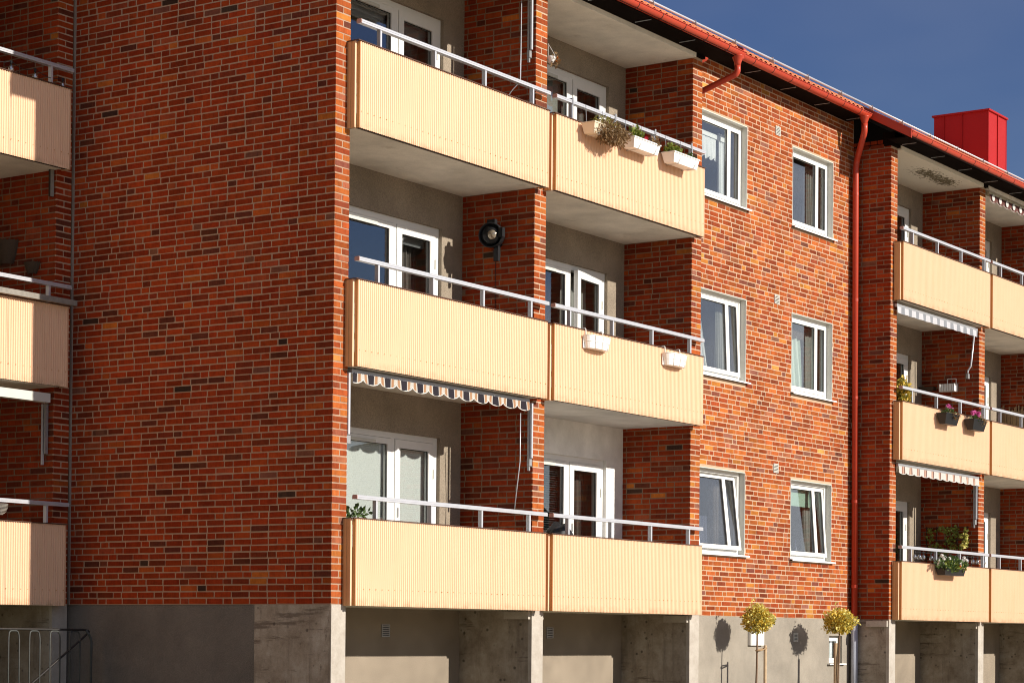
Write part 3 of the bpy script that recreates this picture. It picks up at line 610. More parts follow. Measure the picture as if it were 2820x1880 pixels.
def recess_window(k, i, tilt, fill):
    x0, x1 = WIN[i]; z0, z1 = LEV[k] + 0.925, LEV[k] + 2.245; y = YR + 0.097; mid = (z0 + z1) / 2
    win = MB(); ring(win, x0 + 0.014, x1 - 0.014, z0 + 0.045, z1 - 0.014, y, y + 0.07, 0.05); win = win.build('window', 'white_paint', BC)
    part('reveal', 'white_shade', win, (x0 + 0.001, x0 + 0.013, YR - 0.004, y + 0.1, z0 + 0.03, z1), (x1 - 0.013, x1 - 0.001, YR - 0.004, y + 0.1, z0 + 0.03, z1), (x0 + 0.0135, x1 - 0.0135, YR - 0.003, y + 0.1, z1 - 0.0135, z1 - 0.001))
    sl_ = MB(); sl_.prism([(x0 - 0.02, YR - 0.06, z0 - 0.002), (x0 - 0.02, YR - 0.06, z0 + 0.022), (x0 - 0.02, y - 0.002, z0 + 0.044), (x0 - 0.02, y - 0.002, z0 + 0.036), (x0 - 0.02, YR - 0.05, z0 + 0.014), (x0 - 0.02, YR - 0.05, z0 - 0.002)], (x1 - x0 + 0.09, 0, 0)); sl_.build('sill', 'white_paint', win)
    ct, st = math.cos(R(tilt)), math.sin(R(tilt))
    def rot(mb):
        for j, (X, Y, Z) in enumerate(mb.v): dy, dz = Y - (y + 0.02), Z - mid; mb.v[j] = (X, y + 0.02 + dy * ct + dz * st, mid - dy * st + dz * ct)
        return mb
    a, b, c, d = x0 + 0.066, x1 - 0.066, z0 + 0.098, z1 - 0.066; xm = x1 - 0.44; yo = y - 0.014
    sm = MB(); ring(sm, a, b, c, d, yo, y + 0.045, 0.062); sm.box(xm - 0.05, xm + 0.05, yo + 0.002, y + 0.04, c + 0.062, d - 0.062); rot(sm).build('sash', 'white_paint', win)
    for (p, q) in ((a + 0.062, xm - 0.05), (xm + 0.05, b - 0.062)):
        rot(MB().box(p - 0.002, q + 0.002, y + 0.012, y + 0.017, c + 0.06, d - 0.06)).build('pane', 'glass', win)
        g_ = MB(); ring(g_, p, q, c + 0.062, d - 0.062, y + 0.002, y + 0.008, 0.008); rot(g_).build('seal', 'gasket', win)
    room(win, x0, x1, y + 0.13, z0, z1, 2.0)
    yi = y + 0.16
    if fill == 'lace': curtain(win, 'curtain_white', x0 + 0.05, xm - 0.08, z1 - 0.62, z1 - 0.28, yi, 0.02, 6, hem=0.05, name='lace_curtain'); part('curtain_rod', 'white_paint', win, (x0 + 0.05, xm + 0.2, yi - 0.01, yi + 0.03, z1 - 0.27, z1 - 0.2)); curtain(win, 'curtain_white', xm - 0.02, xm + 0.16, z0 + 0.06, z1 - 0.15, yi + 0.02, 0.02, 3)
    if fill == 'strip': curtain(win, 'curtain_white', x0 + 0.3, x0 + 0.52, z0 + 0.06, z1 - 0.3, yi + 0.08, 0.03, 3, drift=0.06); curtain(win, 'curtain_grey', xm - 0.02, x1 - 0.12, z0 + 0.06, z1 - 0.1, yi + 0.05, 0.03, 4); part('picture_frame', 'white_paint', win, (x0 + 0.24, x0 + 0.36, yi - 0.03, yi - 0.01, z0 + 0.06, z0 + 0.2))
    if fill == 'blown': curtain(win, 'curtain_white', x0 + 0.22, x0 + 0.5, z0 + 0.16, z1 - 0.16, yi + 0.05, 0.04, 4, drift=0.28); curtain(win, 'curtain_grey', xm, x1 - 0.12, z0 + 0.06, z1 - 0.1, yi + 0.05, 0.03, 4); MB().lathe((x0 + 0.52, yi - 0.03, z0 + 0.07), [(0.01, 0), (0.045, 0.03), (0.055, 0.06), (0.035, 0.1), (0.01, 0.115)]).build('ornament', 'white_paint', win, smooth=True)
    if fill == 'mint': curtain(win, 'curtain_mint', x0 + 0.1, xm - 0.22, z0 + 0.06, z1 - 0.28, yi + 0.03, 0.05, 4, drift=0.1); curtain(win, 'curtain_grey', xm - 0.03, x1 - 0.1, z0 + 0.06, z1 - 0.1, yi + 0.05, 0.02, 3); part('valance', 'curtain_brown', win, (x0 + 0.1, xm - 0.08, yi, yi + 0.02, z1 - 0.33, z1 - 0.16))
    if fill == 'dark': curtain(win, 'cloth_blue', x0 + 0.1, xm - 0.1, z0 + 0.06, z0 + 0.62, yi + 0.12, 0.03, 5); curtain(win, 'curtain_brown', xm - 0.06, x1 - 0.12, z0 + 0.06, z1 - 0.1, yi + 0.1, 0.03, 4)
    if fill == 'blind': part('blind', 'blind_mint', win, (x0 + 0.1, xm - 0.05, yi - 0.03, yi - 0.026, z1 - 0.40, z1 - 0.08), (xm - 0.03, x1 - 0.1, yi - 0.03, yi - 0.026, z1 - 0.40, z1 - 0.08)); curtain(win, 'curtain_grey', xm, x1 - 0.12, z0 + 0.06, z1 - 0.4, yi + 0.06, 0.03, 4); MB().lathe((x0 + 0.66, yi - 0.02, z0 + 0.07), [(0.03, 0), (0.045, 0.05), (0.03, 0.14), (0.014, 0.2), (0.012, 0.3)]).build('vase', 'cloth_blue', win, smooth=True)
for (k, i, tl, fl_) in ((2, 0, 0, 'lace'), (2, 1, 0, 'strip'), (1, 0, 2.4, 'blown'), (1, 1, 0, 'mint'), (0, 0, 6.5, 'dark'), (0, 1, 4.2, 'blind')): recess_window(k, i, tl, fl_)
# basement window
bwin = MB(); ring(bwin, 14.125, 14.615, -0.735, -0.285, YR + 0.08, YR + 0.13, 0.045); bwin = bwin.build('window', 'white_paint', BC)
b_ = MB(); ring(b_, 14.172, 14.568, -0.688, -0.332, YR + 0.075, YR + 0.11, 0.035); b_.build('sash', 'white_paint', bwin); part('pane', 'glass', bwin, (14.205, 14.535, YR + 0.09, YR + 0.095, -0.655, -0.365))
part('blind', 'curtain_white', bwin, (14.2, 14.54, YR + 0.14, YR + 0.145, -0.68, -0.34)); room(bwin, 14.13, 14.61, YR + 0.27, -0.73, -0.3, 0.8)
part('sill', 'white_paint', bwin, (14.06, 14.69, YR - 0.05, YR + 0.075, -0.765, -0.742))
# vents
def vent(bld, x0, x1, z0, z1, y, fm, back='gasket', n=5):
    v = MB(); ring(v, x0, x1, z0, z1, y - 0.012, y + 0.004, 0.012); v = v.build('vent', fm, bld)
    part('backing', back, v, (x0 + 0.012, x1 - 0.012, y - 0.001, y + 0.002, z0 + 0.012, z1 - 0.012)); h = (z1 - z0 - 0.03) / n
    for i in range(n): MB().obox(((x0 + x1) / 2, y - 0.006, z0 + 0.02 + h * (i + 0.35)), ((x1 - x0) / 2 - 0.014, 0, 0), (0, 0.006, 0.002), (0, -0.001, 0.0055)).build('slat', fm, v)
for l in LEV: vent(BC, 12.055, 12.22, l + 2.31, l + 2.455, YR, 'white_shade')
vent(BC, 12.81, 12.96, -0.385, -0.24, YR + 0.004, 'white_shade'); vent(BC, 2.41, 2.575, -0.36, -0.205, YB + 0.003, 'galvanised'); vent(BC, 6.15, 6.315, -0.36, -0.21, YB + 0.003, 'galvanised')

# ------------------------------------------------------------------ roofs, gutters, downpipes
TW = 0.33
def wave(x): return 0.014 + 0.034 * (abs(math.sin(math.pi * x / 0.165)) ** 1.3)
def tile_mesh():
    m = MB(); n = 16; ln = 0.40
    for i in range(n + 1):
        x = TW * i / n; w_ = wave(x)
        for (d, h) in ((0, w_ - 0.016), (0, w_), (ln, w_ - 0.005)): m.v.append((x, d * math.cos(0.5028), h + d * math.sin(0.5028)))
    for i in range(n):
        a, b = 3 * i, 3 * i + 3; m.f += [(a, b, b + 1, a + 1), (a + 1, b + 1, b + 2, a + 2)]
    return shared(m, 'roof_tile', 'roof_tile')
TILE = tile_mesh()
YRIDGE = 4.8
def roof(bld, x0, x1, ye, y_back=YRIDGE):
    dk = MB(); dk.prism([(x0, ye + 0.02, zroof(ye + 0.02) - 0.03), (x0, y_back, zroof(y_back) - 0.03), (x0, y_back, zroof(y_back) - 0.15), (x0, ye + 0.02, zroof(ye + 0.02) - 0.10)], (x1 - x0, 0, 0))
    dk.prism([(x0, y_back + 0.005, zroof(y_back) - 0.03), (x0, y_back + 5.6, zroof(y_back) - 3.1), (x0, y_back + 5.6, zroof(y_back) - 3.22), (x0, y_back + 0.005, zroof(y_back) - 0.15)], (x1 - x0, 0, 0))
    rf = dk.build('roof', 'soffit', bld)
    n = int((x1 - x0) / TW)
    for i in range(n): link('roof_tile', TILE, (x0 + i * TW + random.uniform(-.003, .003), ye + random.uniform(-.006, .006), zroof(ye) + random.uniform(-.003, .003)), rf)
    m = MB(); rows = int((y_back - ye - 0.33) / 0.30); nx = int((x1 - x0) / 0.0275)
    for rr in range(rows):
        ya = ye + 0.31 + 0.30 * rr; yb_ = ya + 0.31
        b = len(m.v)
        for i in range(nx + 1):
            x = x0 + (x1 - x0) * i / nx; w_ = wave(x - x0); m.v += [(x, ya, zroof(ya) + w_ - 0.016 + 0.012), (x, ya, zroof(ya) + w_ + 0.012), (x, yb_, zroof(yb_) + w_)]
        for i in range(nx): a = b + 3 * i; m.f += [(a, a + 3, a + 4, a + 1), (a + 1, a + 4, a + 5, a + 2)]
    m.build('tile_courses', 'roof_tile', rf, kind='stuff')
    return rf
def gutter(bld, x0, x1, yo, zt, r_=0.074, step=0.625, first=0.3):
    yc = yo + r_; m = MB(); n = 12
    def arc(rr): return [(yc - rr * math.cos(math.pi * k / n), zt - rr * math.sin(math.pi * k / n)) for k in range(n + 1)]
    o_, i_ = arc(r_), arc(r_ - 0.004)[::-1]; m.prism([(x0, a, b) for a, b in o_ + i_], (x1 - x0, 0, 0))
    m.tube([(x0, yo - 0.004, zt), (x1, yo - 0.004, zt)], 0.0085, 8); m.prism([(x0 - 0.003, a, b) for a, b in o_], (0.003, 0, 0)); m.prism([(x1, a, b) for a, b in o_], (0.003, 0, 0))
    gt = m.build('gutter', 'red_paint', bld)
    x = x0 + first
    while x < x1 - 0.05:
        bm_ = MB(); oo, ii = arc(r_ + 0.004), arc(r_ + 0.0005)[::-1]; bm_.prism([(x, a, b) for a, b in oo + ii], (0.012, 0, 0)); bm_.build('gutter_hook', 'iron', gt); x += step
    return gt
def soffit_sticks(bld, x0, x1, y0, y1, step=1.21):
    x = x0
    while x < x1: MB().tube([(x, y0, zroof(y0) - 0.13), (x + 0.01, y1, zroof(y0) - 0.135)], 0.007, 6).build('eaves_strut', 'galvanised', bld); x += step
RC = roof(BC, -0.28, 8.76, -0.47); RC2 = roof(BC, 8.77, 14.62, 0.235); RR = roof(BR, 14.66, 33.0, -0.48)
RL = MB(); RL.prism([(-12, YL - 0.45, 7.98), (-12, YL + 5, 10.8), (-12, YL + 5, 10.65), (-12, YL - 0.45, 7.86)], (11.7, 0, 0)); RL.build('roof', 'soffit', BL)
gutter(BC, -0.3, 8.80, -0.50, 8.12, first=0.48); gutter(BC, 8.82, 14.60, 0.20, 8.49, first=0.36); gutter(BR, 14.67, 33, -0.51, 8.135, first=0.2)
# eaves beams and soffit over walls
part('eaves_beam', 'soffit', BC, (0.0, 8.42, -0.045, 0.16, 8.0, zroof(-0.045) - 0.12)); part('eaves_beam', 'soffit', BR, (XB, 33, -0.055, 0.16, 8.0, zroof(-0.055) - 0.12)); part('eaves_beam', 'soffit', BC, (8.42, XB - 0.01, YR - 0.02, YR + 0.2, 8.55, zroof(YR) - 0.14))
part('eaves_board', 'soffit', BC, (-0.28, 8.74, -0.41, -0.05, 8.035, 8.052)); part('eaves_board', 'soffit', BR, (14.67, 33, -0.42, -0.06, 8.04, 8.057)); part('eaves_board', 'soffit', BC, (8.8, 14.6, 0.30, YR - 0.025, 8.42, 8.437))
def sticks(bld, xs, y0, y1, z):
    for x in xs: MB().tube([(x, y0, z), (x + 0.015, y1, z + 0.004)], 0.006, 6).build('eaves_strut', 'galvanised', bld)
sticks(BC, [0.26 + 1.21 * i for i in range(7)], -0.38, -0.12, 8.025); sticks(BC, [9.6 + 1.21 * i for i in range(5)], 0.32, 0.6, 8.41); sticks(BR, [15.1 + 1.21 * i for i in range(12)], -0.38, -0.12, 8.03)
# verge boards where the eaves step back
def verge(bld, x, y0, y1):
    m = MB(); m.prism([(x, y0, zroof(y0) - 0.10), (x, y1, zroof(y1) - 0.10), (x, y1, zroof(y1) + 0.05), (x, y0, zroof(y0) + 0.05)], (0.02, 0, 0))
    m.prism([(x - 0.012, y0, zroof(y0) + 0.035), (x - 0.012, y1, zroof(y1) + 0.035), (x - 0.012, y1, zroof(y1) + 0.055), (x - 0.012, y0, zroof(y0) + 0.055)], (0.1, 0, 0)); m.build('verge_flashing', 'red_paint', bld)
verge(BR, 14.635, -0.5, 0.9); verge(BC, 8.762, -0.48, 0.6); verge(BC, -0.305, -0.48, 4.8)
# snow guard tube
def snow_guard(bld, x0, x1, bx):
    tb = MB().tube([(x0, 0.4, 8.715), (x1, 0.4, 8.715)], 0.017, 10).build('snow_guard', 'galvanised', bld, smooth=True)
    tb.data.materials[0] = MATS['aluminium']
    for x in bx:
        m = MB(); m.prism([(x, 0.33, zroof(0.33) - 0.02), (x, 0.48, zroof(0.48) - 0.02), (x, 0.43, 8.735), (x, 0.415, 8.745), (x, 0.385, 8.745), (x, 0.375, 8.735)], (0.008, 0, 0)); m.build('bracket', 'galvanised', tb)
snow_guard(BC, -0.2, 14.64, [0.27 + 1.23 * i for i in range(12)]); snow_guard(BR, 14.645, 33, [15.0 + 1.23 * i for i in range(15)])
# chimney
ch = part('chimney', 'red_sheet', BR, (26.66, 27.70, 3.0, 4.28, 9.6, 11.36)); part('cap', 'red_sheet', ch, (26.62, 27.74, 2.96, 4.32, 11.361, 11.40))
part('seam', 'red_sheet', ch, (27.17, 27.185, 2.975, 2.999, 9.6, 11.36), (26.635, 26.659, 3.6, 3.615, 9.6, 11.36), (26.635, 26.659, 4.03, 4.045, 9.6, 11.36), (26.645, 26.659, 2.985, 2.999, 9.6, 11.36), (27.70, 27.715, 2.985, 2.999, 9.6, 11.36))
# downpipes
def funnel(bld, x, y, z):
    return MB().lathe((x, y, z), [(0.045, -0.14), (0.05, -0.10), (0.085, -0.01), (0.09, 0.0)], 16).build('gutter_outlet', 'red_paint', bld, smooth=True)
funnel(BC, 8.69, -0.427, 8.055); 
d1 = MB().tube(bend([(8.69, -0.427, 7.93), (8.69, -0.427, 7.80), (8.66, 0.45, 7.52), (8.66, 0.62, 7.40), (8.66, 0.62, 0.0)], 0.11), 0.044, 14).build('downpipe', 'red_paint', BC, smooth=True)
funnel(BC, 9.02, 0.275, 8.43); MB().tube(bend([(9.02, 0.275, 8.31), (9.02, 0.275, 8.2), (8.75, 0.55, 8.0), (8.72, 0.62, 7.9), (8.66, 0.62, 7.45)], 0.09), 0.044, 14).build('downpipe', 'red_paint', BC, smooth=True)
funnel(BC, 14.47, 0.275, 8.43)
d2 = MB().tube(bend([(14.47, 0.275, 8.31), (14.47, 0.275, 8.17), (14.82, 0.58, 7.78), (14.83, 0.6, 7.65), (14.88, 0.6, 0.03)], 0.12), 0.052, 16).build('downpipe', 'red_paint', BC, smooth=True)
for z in (7.22, 5.42, 3.76, 2.0, 0.56): x_ = 14.83 + (7.65 - z) * 0.00656; MB().tube([(x_, 0.6, z - 0.025), (x_, 0.6, z + 0.025)], 0.056, 16).build('pipe_clamp', 'red_paint', d2, smooth=False)
MB().tube([(14.88, 0.6, 0.029), (14.885, 0.6, -1.9)], 0.058, 16).build('pipe_shoe', 'grey_pipe', d2, smooth=True)

kC.finish(BC); kR.finish(BR); kL.finish(BL)

# ------------------------------------------------------------------ awnings
def awning(label, mkey, x0, x1, z, y=-0.05, scallop=0.05, drop=0.11, period=0.315, ph=0.0, arm_z=None, arm_y=0.05, bent=False, box='galvanised', armx=None, crank=None, arm_left=False, motif=False):
    rt_ = root('awning', ((x0 + x1) / 2, y, z), label, 'awning', 'retracted balcony awnings')
    MB().tube([(x0, y + 0.09, z + 0.035), (x1, y + 0.09, z + 0.035)], 0.035, 14).build('roller', box, rt_, smooth=True)
    part('front_bar', box, rt_, (x0 - 0.01, x1 + 0.01, y - 0.012, y + 0.03, z - 0.012, z + 0.04))
    n = max(2, int((x1 - x0) / 0.018))
    def bot(x):
        f = ((x - x0 + ph) / period) % 1.0
        return z - drop - (scallop * math.sqrt(max(0, 1 - (2 * f - 1) ** 2)) if scallop else 0)
    m = MB(); b = 0
    for i in range(n + 1):
        x = x0 + (x1 - x0) * i / n; zb = bot(x); wv = 0.006 * math.sin(x * 19)
        m.v += [(x, y - 0.014, z), (x, y - 0.016 + wv, (z + zb) / 2), (x, y - 0.018 + 1.6 * wv, zb)]
    for i in range(n): a = 3 * i; m.f += [(a, a + 3, a + 4, a + 1), (a + 1, a + 4, a + 5, a + 2)]
    vl = m.build('valance', mkey, rt_)
    if scallop:
        pth = [(x0 + (x1 - x0) * i / n, y - 0.020, bot(x0 + (x1 - x0) * i / n)) for i in range(n + 1)]; MB().tube(pth, 0.0055, 5).build('trim', 'awning_motif' if motif else 'white_plastic', vl, smooth=True)
    if motif:
        x = x0 + period / 2 - ph
        while x < x1: 
            if x > x0 + 0.05: MB().lathe((x, y - 0.024, z - drop * 0.62), [(0.01, -0.006), (0.062, -0.006), (0.066, 0.0)], 18, 'Y').build('motif', 'awning_motif', vl)
            x += period
    for side in ((0, 1) if arm_left else (1,)):
        ax = (x0 - 0.03) if side == 0 else (armx if armx else x1 + 0.03)
        if arm_z is None: continue
        if bent: MB().tube(bend([(ax, arm_y, z - 0.02), (ax, arm_y + 0.065, arm_z + 0.12), (ax, arm_y + 0.12, arm_z + 0.05), (ax, arm_y + 0.125, arm_z)], 0.03), 0.017, 8).build('arm', 'aluminium', rt_, smooth=True)
        else: part('arm', 'aluminium', rt_, (ax - 0.016, ax + 0.016, arm_y - 0.018, arm_y + 0.006, arm_z, z)); part('arm', 'galvanised', rt_, (ax - 0.012, ax + 0.014, arm_y + 0.022, arm_y + 0.05, arm_z - 0.16, z))
        part('arm_bracket', 'galvanised', rt_, (ax - 0.02, ax + 0.06, arm_y + 0.01 + (0.1 if bent else 0), arm_y + 0.05 + (0.1 if bent else 0), arm_z - 0.1, arm_z - 0.01))
    if crank: MB().tube(bend(crank, 0.05), 0.007, 6).build('crank_rod', 'aluminium', rt_, smooth=True)
    return rt_
awning('dark striped awning with scalloped edge rolled up under the middle left balcony', 'awning_dark', 0.31, 3.93, 2.632, y=-0.02, scallop=0.065, drop=0.05, ph=0.13, arm_z=1.93, arm_y=0.0, armx=4.03, arm_left=True, crank=[(3.93, 0.1, 2.5), (3.96, 0.12, 1.9), (3.93, 0.18, 1.28)])
awning('awning folded away above the top left balcony with its long side arms hanging down', 'awning_beige', 0.31, 3.93, 7.86, scallop=0, drop=0.1, arm_z=7.16, arm_y=0.05, armx=4.03, crank=[(3.98, 0.17, 7.8), (3.98, 0.177, 6.76), (3.95, 0.3, 6.64), (3.95, 0.45, 6.45)])
awning('grey and white block striped awning with straight edge on the far building', 'awning_grey', 15.075, 18.60, 5.30, scallop=0, drop=0.115, arm_z=4.56, arm_y=0.06, bent=True, armx=18.75)
awning('cream and brown striped awning with wavy edge on the far building', 'awning_red', 15.17, 18.70, 2.605, scallop=0.03, drop=0.10, period=0.31, arm_z=1.88, arm_y=0.02, armx=18.77)
awning('brown awning with pale round motifs at the top right corner of the picture', 'awning_brown', 19.13, 22.7, 7.90, scallop=0.06, drop=0.085, period=0.34, box='awning_beige', motif=True)
def left_awning():
    rt_ = root('awning', (-2.3, 3.97, 2.45), 'grey awning case under the middle balcony at the left edge', 'awning', 'retracted balcony awnings')
    part('case', 'white_shade', rt_, (-4.0, -0.5, 3.95, 4.06, 2.425, 2.535)); part('arm', 'galvanised', rt_, (-0.335, -0.29, 4.2, 4.225, 1.83, 2.44)); part('arm', 'aluminium', rt_, (-0.325, -0.30, 4.255, 4.285, 1.70, 2.44)); MB().tube([(-0.5, 4.0, 2.48), (-0.31, 4.2, 2.44)], 0.015, 8).build('arm_link', 'galvanised', rt_)
    r2 = root('folded_awning', (-0.31, 4.18, 5.1), 'brown folded awning side rail on the left brick pier', 'awning'); part('rail', 'wood_dark', r2, (-0.34, -0.28, 4.165, 4.19, 4.97, 5.3)); part('edge', 'wood_grey', r2, (-0.334, -0.286, 4.152, 4.1645, 4.97, 5.3))
left_awning()

# ------------------------------------------------------------------ plants, planters
def leaves(name, mkey, parent, n, centre, rad, size, seed=1, shape='ball', droop=0.0, narrow=0.45, smooth=False):
    rr = random.Random(seed); m = MB(); C = Vector(centre)
    for i in range(n):
        while True:
            p = Vector((rr.uniform(-1, 1), rr.uniform(-1, 1), rr.uniform(-1, 1)))
            if p.length <= 1 and (shape == 'box' or p.length > 0.35 * rr.random()): break
        k = 1 + 0.22 * math.sin(p.x * 4 + seed) * math.cos(p.z * 5 + seed)
        q = C + Vector((p.x * rad[0] * k, p.y * rad[1] * k, p.z * rad[2] * k - droop * rr.random()))
        d = (Vector((rr.gauss(0, 1), rr.gauss(0, 1), rr.gauss(0.3 - 2 * droop * 4, 1))) + p * 1.2).normalized(); sd = d.cross(Vector((rr.gauss(0, 1), rr.gauss(0, 1), rr.gauss(0, 1)))).normalized(); nn = d.cross(sd)
        s_ = size * rr.uniform(0.6, 1.25); w_ = s_ * narrow; b = len(m.v)
        m.v += [tuple(q), tuple(q + d * s_ * 0.45 + sd * w_ + nn * s_ * 0.08), tuple(q + d * s_), tuple(q + d * s_ * 0.45 - sd * w_ + nn * s_ * 0.08)]; m.f += [(b, b + 1, b + 2), (b, b + 2, b + 3)]
    return m.build(name, mkey, parent)
def flowers(name, mkey, parent, spots, r_, seed=2, petals=7):
    rr = random.Random(seed); m = MB()
    for c in spots:
        C = Vector(c)
        for k in range(petals * 3):
            d = Vector((rr.gauss(0, 1), rr.gauss(0, 1), rr.gauss(0, 1))).normalized(); s1 = d.cross(Vector((rr.gauss(0, 1), rr.gauss(0, 1), 1))).normalized(); s2 = d.cross(s1); q = C + d * r_ * 0.55; b = len(m.v)
            m.v += [tuple(q + s1 * r_ * 0.5), tuple(q + s2 * r_ * 0.5 + d * r_ * 0.2), tuple(q - s1 * r_ * 0.5), tuple(q - s2 * r_ * 0.5 + d * r_ * 0.2)]; m.f.append((b, b + 1, b + 2, b + 3))
    return m.build(name, mkey, parent)
def planter(x0, x1, z0, z1, label, mat_, y0=-0.19, y1=-0.40, group='flower boxes hung on the balcony fronts', inset=0.03, hooks=True, zfas=None, lipm=None):
    rt_ = root('flower_box', ((x0 + x1) / 2, (y0 + y1) / 2, z0), label, 'flower box', group); m = MB(); t_ = 0.006
    def ringpts(z, i): return [(x0 + i, y1 + i, z), (x1 - i, y1 + i, z), (x1 - i, y0 - i, z), (x0 + i, y0 - i, z)]
    a, b, c, d = ringpts(z0, inset), ringpts(z1, 0), ringpts(z1, t_), ringpts(z0 + 0.02, inset + t_); k = len(m.v); m.v += a + b + c + d
    m.f.append((k + 3, k + 2, k + 1, k)); m.f.append((k + 12, k + 13, k + 14, k + 15))
    for L0 in (0, 4, 8):
        for i in range(4): j = (i + 1) % 4; m.f.append((k + L0 + i, k + L0 + j, k + L0 + 4 + j, k + L0 + 4 + i))
    m.build('trough', mat_, rt_)
    rm = MB(); rm.box(x0 - 0.006, x1 + 0.006, y1 - 0.006, y1 + 0.006, z1 - 0.014, z1 + 0.003); rm.box(x0 - 0.006, x0 + 0.006, y1 + 0.0065, y0, z1 - 0.014, z1 + 0.003); rm.box(x1 - 0.006, x1 + 0.006, y1 + 0.0065, y0, z1 - 0.014, z1 + 0.003); rm.build('rim', lipm or mat_, rt_)
    part('soil', 'soil', rt_, (x0 + 0.012, x1 - 0.012, y1 + 0.012, y0 - 0.012, z1 - 0.05, z1 - 0.03))
    if hooks:
        for f in (0.2, 0.8):
            x = x0 + (x1 - x0) * f; MB().tube(bend([(x, -0.17, zfas + 0.25), (x, -0.185, zfas + 0.02), (x, -0.185, z0 - 0.01), (x, y1 - 0.004 + inset, z0 - 0.01), (x, y1 - 0.012, z0 + 0.06)], 0.015), 0.004, 6).build('hanger', 'galvanised', rt_)
    return rt_
z3 = zt_c(2)
fb = planter(4.86, 5.56, z3 - 0.155, z3 - 0.012, 'flower box with a dried brown overhanging plant on the top middle balcony', 'beige_plastic', zfas=z3)
leaves('foliage', 'leaf_dry', fb, 2300, (5.32, -0.37, z3 - 0.045), (0.37, 0.13, 0.11), 0.05, 5, droop=0.10, narrow=0.22); leaves('grey_foliage', 'leaf_olive', fb, 260, (5.25, -0.34, z3 + 0.03), (0.33, 0.11, 0.07), 0.045, 6, narrow=0.2)
fb = planter(5.865, 6.56, z3 - 0.155, z3 - 0.012, 'white flower box with red and pale flowers on the top middle balcony', 'white_plastic', zfas=z3)
leaves('foliage', 'leaf_lime', fb, 200, (6.06, -0.29, z3 + 0.05), (0.14, 0.08, 0.09), 0.05, 7); leaves('dry_foliage', 'leaf_dry', fb, 60, (6.48, -0.35, z3 + 0.02), (0.07, 0.06, 0.07), 0.05, 8)
flowers('red_flowers', 'petal_red', fb, [(6.30, -0.3, z3 + 0.03), (6.36, -0.29, z3 + 0.06), (6.39, -0.31, z3 + 0.0)], 0.035, 4); flowers('pale_flowers', 'petal_pale', fb, [(5.98, -0.3, z3 + 0.14), (6.17, -0.28, z3 + 0.16), (5.9, -0.3, z3 + 0.02)], 0.03, 5)
fb = planter(6.935, 7.64, z3 - 0.155, z3 - 0.012, 'white flower box with low green leaves at the end of the top middle balcony', 'white_plastic', zfas=z3)
leaves('foliage', 'leaf_lime', fb, 260, (7.08, -0.29, z3 + 0.03), (0.17, 0.08, 0.06), 0.05, 9); leaves('dark_foliage', 'leaf_green', fb, 60, (7.6, -0.28, z3 + 0.01), (0.06, 0.05, 0.05), 0.05, 10); flowers('orange_flower', 'petal_orange', fb, [(7.45, -0.28, z3 + 0.03)], 0.03, 6)
z2 = zt_c(1)
def hung_box(x0, x1, label):
    rt_ = root('hanging_planter', ((x0 + x1) / 2, -0.25, z2 - 0.24), label, 'planter', 'empty planters hooked over the balcony edge'); m = MB(); n = 14
    def fn(u, v):
        a = math.pi * u; x = (x0 + x1) / 2 - (x1 - x0) / 2 * math.cos(a) * (0.86 + 0.14 * v); return (x, -0.178 - 0.135 * (math.sin(a) ** 0.6) * (0.8 + 0.2 * v), z2 - 0.235 + 0.165 * v)
    m.grid(fn, n, 4); m.poly([fn(i / n, 0) for i in range(n + 1)]); m.box(x0, x1, -0.178, -0.172, z2 - 0.235, z2 - 0.07); m.build('basket', 'white_plastic', rt_)
    m = MB()
    for v in (0.55, 1.0): m.tube([fn(i / n, v) for i in range(n + 1)], 0.006, 6)
    for u in (0.3, 0.5, 0.72): m.tube([Vector(fn(u, v / 4)) - Vector((0, 0.004, 0)) for v in range(5)], 0.005, 6)
    m.build('rib', 'white_plastic', rt_, smooth=True)
    for x in (x0 + 0.06, x1 - 0.1): MB().tube(bend([(x, -0.12, z2 - 0.03), (x, -0.12, z2 + 0.025), (x, -0.178, z2 + 0.025), (x, -0.178, z2 - 0.09)], 0.02), 0.008, 6).build('hook', 'white_plastic', rt_, smooth=True)
hung_box(4.97, 5.55, 'empty white plastic planter hooked on the balcony edge nearer the brick pier'); hung_box(7.03, 7.6, 'empty white plastic planter hooked near the right end of the balcony')
z2r = zt_c(1) + 0.012; z1r = zt_c(0) + 0.012
for (x0, sd, lb, sp) in ((16.44, 21, 'black flower box with pink flowers, the left of two on the far middle balcony', [(16.72, -0.28, .06), (16.80, -0.27, .075), (16.76, -0.3, .05), (16.9, -0.29, .02)]), (17.68, 22, 'black flower box with pink flowers, the right of two beside the far brick pier', [(17.80, -0.3, .05), (17.86, -0.28, .03), (17.95, -0.28, .07), (18.03, -0.3, .05), (18.02, -0.32, .0), (18.10, -0.3, .06), (17.9, -.3, .06)])):
    fb = planter(x0, x0 + 0.60, z2r - 0.265, z2r - 0.075, lb, 'black_plastic', y1=-0.385, hooks=False, zfas=z2r, inset=0.045)
    leaves('foliage', 'leaf_green', fb, 90, (x0 + 0.3, -0.3, z2r - 0.05), (0.24, 0.07, 0.05), 0.05, sd); leaves('dry_foliage', 'leaf_dry', fb, 130, (x0 + 0.42, -0.33, z2r - 0.06), (0.22, 0.08, 0.06), 0.05, sd + 1, droop=0.06, narrow=0.25)
    flowers('flowers', 'petal_pink', fb, [(a, b, z2r + c) for a, b, c in sp], 0.042, sd)
fb = planter(16.44, 17.34, z1r - 0.19, z1r - 0.06, 'black flower box full of white geraniums on the lowest far balcony', 'black_plastic', y1=-0.385, hooks=False, zfas=z1r)
